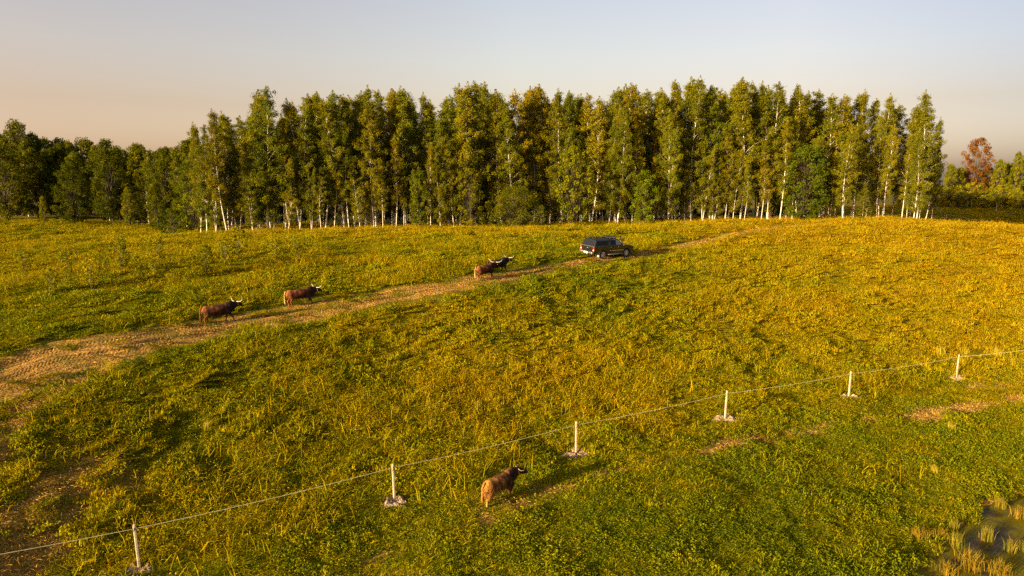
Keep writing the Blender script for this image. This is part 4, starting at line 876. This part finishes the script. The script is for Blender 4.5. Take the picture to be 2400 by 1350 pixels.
for cx, dy in ((XF, 1), (XR, 1), (XF, -1), (XR, -1)):
    wroot = MB(); y0, y1 = (.66, .91) if dy > 0 else (-.91, -.66)
    wroot.tube([(cx, y0, RW), (cx, y0 + .03, RW), (cx, y1 - .03, RW), (cx, y1, RW)], [RW * .9, RW, RW, RW * .9], 28)
    tw = wroot.build('wheel', M_TYRE, truck)
    r_ = MB(); yo = y1 if dy > 0 else y0; sg = 1 if dy > 0 else -1
    r_.tube([(cx, yo - .03 * sg, RW), (cx, yo + .006 * sg, RW)], [.25, .235], 24)
    rim = r_.build('rim', M_TRIM, tw); sp = MB()
    for k in range(6):
        a = k * math.pi / 3 + .3; M = Matrix.Translation((cx, yo + .014 * sg, RW)) @ Matrix.Rotation(a, 4, 'Y'); sp.box((.12, 0, 0), (.235, .03, .062), M)
    sp.tube([(cx, yo - .02 * sg, RW), (cx, yo + .035 * sg, RW)], .06, 12)
    n_ = 24
    for k in range(n_):
        a0, a1 = 2 * math.pi * k / n_, 2 * math.pi * (k + 1) / n_; P = lambda a, r, y: (cx + r * math.cos(a), y, RW + r * math.sin(a)); yy = yo + .012 * sg
        sp.quad(P(a0, .225, yy), P(a1, .225, yy), P(a1, .262, yy), P(a0, .262, yy))
    sp.build('spokes', M_RIM, tw)
    # flared arch
    f = MB(); n_ = 14; ys = (.885, .945) if dy > 0 else (-.945, -.885)
    for k in range(n_):
        a0, a1 = math.pi * k / n_, math.pi * (k + 1) / n_; P = lambda a, r, y: (cx + r * math.cos(a), y, .36 + r * math.sin(a))
        f.add([P(a0, .49, ys[0]), P(a1, .49, ys[0]), P(a1, .55, ys[0]), P(a0, .55, ys[0]), P(a0, .49, ys[1]), P(a1, .49, ys[1]), P(a1, .55, ys[1]), P(a0, .55, ys[1])], [(0, 1, 2, 3), (4, 5, 6, 7), (0, 1, 5, 4), (2, 3, 7, 6), (1, 2, 6, 5), (3, 0, 4, 7)])
    f.build('wheel_arch', M_TRIM, truck)
    m = MB(); m.box((cx - .50, (y0 + y1) / 2, .36), (.02, .26, .34)); m.build('mud_flap', M_FLAP if (cx < 0) else M_TRIM, truck)
for s in (-1, 1):
    m = MB(); m.box((-2.68, .83 * s, .93), (.12, .15, .40)); tl = m.build('tail_light', M_RED_L, truck, bevel=.02); m = MB(); m.box((-2.742, .83 * s, .86), (.008, .11, .12)); m.build('lens', M_WHITE_L, tl)
    m = MB(); m.box((2.50, .72 * s, .95), (.14, .28, .18)); m.build('headlight', M_WHITE_L, truck, bevel=.03)
    m = MB(); m.box((1.05, 1.0 * s, 1.22), (.12, .18, .17)); mi = m.build('side_mirror', M_TRIM, truck, bevel=.03)
    m = MB(); m.tube([(-.95, .93 * s, .38), (1.05, .93 * s, .38)], .045, 8); [m.tube([(x, .93 * s, .38), (x, .6 * s, .45)], .02, 6) for x in (-.7, .2, .9)]; m.build('side_step', M_CHROME, truck, smooth=True)
    m = MB(); m.tube([(-.55, .56 * s, 1.86), (.28, .56 * s, 1.86)], .022, 8); [m.tube([(x, .56 * s, 1.78), (x, .56 * s, 1.86)], .02, 6) for x in (-.5, .22)]; m.build('roof_rail', M_TRIM, truck)
    m = MB(); m.tube([(-2.2, .55 * s, 1.875), (-1.0, .55 * s, 1.875)], .018, 8); [m.tube([(x, .55 * s, 1.80), (x, .55 * s, 1.875)], .018, 6) for x in (-2.1, -1.1)]; m.build('roof_rail', M_TRIM, truck)
for x in (-.45, .15): m = MB(); m.box((x, 0, 1.895), (.07, 1.25, .03)); m.build('roof_bar', M_CHROME, truck, bevel=.01)
m = MB(); m.box((-.15, 0, 1.93), (.95, 1.05, .035)); m.build('roof_tray', M_TRIM, truck, bevel=.01)
m = MB(); m.box((-2.708, 0, .92), (.02, 1.46, .44)); tg = m.build('tailgate', M_PAINT, truck, bevel=.008)
m = MB(); m.box((-2.726, 0, 1.00), (.02, .20, .07)); m.build('handle', M_CHROME, tg, bevel=.008)
m = MB(); m.box((-2.715, 0, 1.165), (.03, 1.66, .035)); m.build('chrome_strip', M_CHROME, truck, bevel=.008)
m = MB(); m.box((-2.80, 0, .58), (.20, 1.66, .13)); m.box((-2.80, .62, .66), (.20, .40, .05)); m.box((-2.80, -.62, .66), (.20, .40, .05)); bp = m.build('rear_bumper', M_CHROME, truck, bevel=.03)
m = MB(); m.box((-2.913, 0, .60), (.012, .52, .12)); pl = m.build('number_plate', M_PLATE, bp)
m = MB(); m.box((2.56, 0, .60), (.14, 1.72, .24)); m.build('front_bumper', M_PAINT, truck, bevel=.05)
m = MB(); m.box((2.53, 0, .86), (.06, 1.0, .20)); m.build('grille', M_CHROME, truck, bevel=.02)
m = MB(); m.tube([(1.62, -.86, 1.10), (1.15, -.90, 1.22), (.62, -.86, 1.70), (.55, -.86, 1.98)], .04, 8); m.tube([(.50, -.86, 2.02), (.66, -.86, 2.02)], [.06, .06], 8); m.build('snorkel', M_TRIM, truck, smooth=True)
m = MB(); m.box((0, 0, .50), (4.3, .9, .14)); m.tube([(XF, -.7, RW), (XF, .7, RW)], .07, 8); m.tube([(XR, -.7, RW), (XR, .7, RW)], .08, 8); m.build('chassis', M_TRIM, truck)
m = MB(); m.tube([(-2.72, -.42, .36), (-2.4, -.42, .38)], .035, 8); m.build('exhaust', M_CHROME, truck)

# ------------------------------------------------------------------ rushes by the pond and tall pale grass clumps
n = NT_('rush_blades'); n.leaf(n.ramp(n.attr('tint'), [(0, (.09, .12, .012)), (.5, (.20, .19, .015)), (1, (.36, .22, .03))]), .3); M_RUSH = n.m
n = NT_('dry_rush_blades'); n.leaf(n.ramp(n.attr('tint'), [(0, (.10, .09, .008)), (.5, (.24, .17, .012)), (1, (.38, .22, .025))]), .3); M_RUSHD = n.m
n = NT_('pale_grass_blades'); n.leaf(n.ramp(n.attr('tint'), [(0, (.24, .22, .01)), (.5, (.46, .36, .025)), (1, (.60, .46, .06))]), .3); M_PALE = n.m
def clump(seed, n_, rad, hgt, wid, lean, mat, up=1):
    rs = np.random.RandomState(seed); P = rs.randn(n_, 2) * rad; a = np.arctan2(P[:, 1], P[:, 0])
    V, Q = blades(rs, P, rs.uniform(.5, 1, n_) * hgt, rs.uniform(.6, 1.2, n_) * wid, rs.uniform(.05, lean, n_), .3); t = np.repeat(rs.rand(n_), 2).reshape(-1)
    t = np.concatenate([rs.rand(n_)] * 2); return mesh_np('clump', V, Q, mat, attrs={'tint': ('FACE', t)})
CL = {'rush': [clump(700 + i, 120, .10, .75, .02, .38, M_RUSH) for i in range(3)], 'dry': [clump(710 + i, 170, .16, .62, .022, .7, M_RUSHD) for i in range(2)], 'pale': [clump(720 + i, 80, .16, 1.1, .022, .6, M_PALE) for i in range(3)]}
for i, (px, pb, kind, s, lb) in enumerate([
    (2344, 1190, 'rush', .75, 'upright green rush clump at the upper pond edge'), (2393, 1212, 'dry', .9, 'straw coloured rush clump standing in the mud at the right border'), (2312, 1268, 'rush', .95, 'green rush clump in the middle of the muddy pond'),
    (2235, 1245, 'rush', .8, 'rush clump in shade on the left pond bank'), (2242, 1280, 'rush', .9, 'green rush clump with yellow tips on the left pond bank'), (2278, 1335, 'dry', 1.25, 'large orange dry sedge clump in the pond corner'),
    (2202, 1260, 'dry', .8, 'yellow grass clump left of the pond bank rushes'), (2368, 1300, 'rush', .85, 'thin rush clump in the lower pond'), (2396, 1296, 'rush', .7, 'sparse rush clump cut by the right border'), (2345, 1352, 'dry', 1.0, 'brown rush clump at the bottom border right of the orange sedge'),
    (2222, 1345, 'dry', .95, 'yellow orange grass clump left of the large orange sedge'), (2155, 1262, 'dry', .9, 'straw grass clump on the bank above the olive scum')]):
    p = hit(px, min(pb, 1349)); o = obj('rush_clump', CL[kind][i % len(CL[kind])]); o.location = p; o.location.z = max(p.z, POND_Z) - .02; o.scale = (s,) * 3; o.rotation_euler.z = i * 1.3; tag(o, lb, 'rush clump', 'rush clumps around the pond')
for i, (px, pb, s, lb) in enumerate([(2203, 836, 1.0, 'tall pale grass clump left of the rightmost fence post'), (2262, 838, .85, 'tall pale grass clump just right of the rightmost fence post'), (2335, 838, .9, 'pale grass clump midway between rightmost post and right border'), (2372, 858, .7, 'smaller pale grass clump near the right border by the rope'),
    (1120, 965, .75, 'straw coloured grass clump in the dark centre of the meadow'), (1010, 1010, .6, 'pale grass clump among dark tussocks left of centre'), (928, 975, .7, 'yellow grass clump left of the dark tussocks'), (2228, 1010, .6, 'pale drooping grass clump right of the orange worn strip'), (1300, 870, .6, 'small pale grass clump above the middle of the fence rope'),
    (2190, 1110, .55, 'thin pale grass clump on the green slope above the pond'), (255, 868, .6, 'single pale grass stalks at the lower edge of the track'), (485, 1010, .6, 'yellow grass clump below the track bend at left')]):
    p = hit(px, pb); o = obj('grass_clump', CL['pale'][i % 3]); o.location = p; o.scale = (s,) * 3; o.rotation_euler.z = i * 1.7; tag(o, lb, 'grass clump', 'tall pale grass clumps in the meadow')
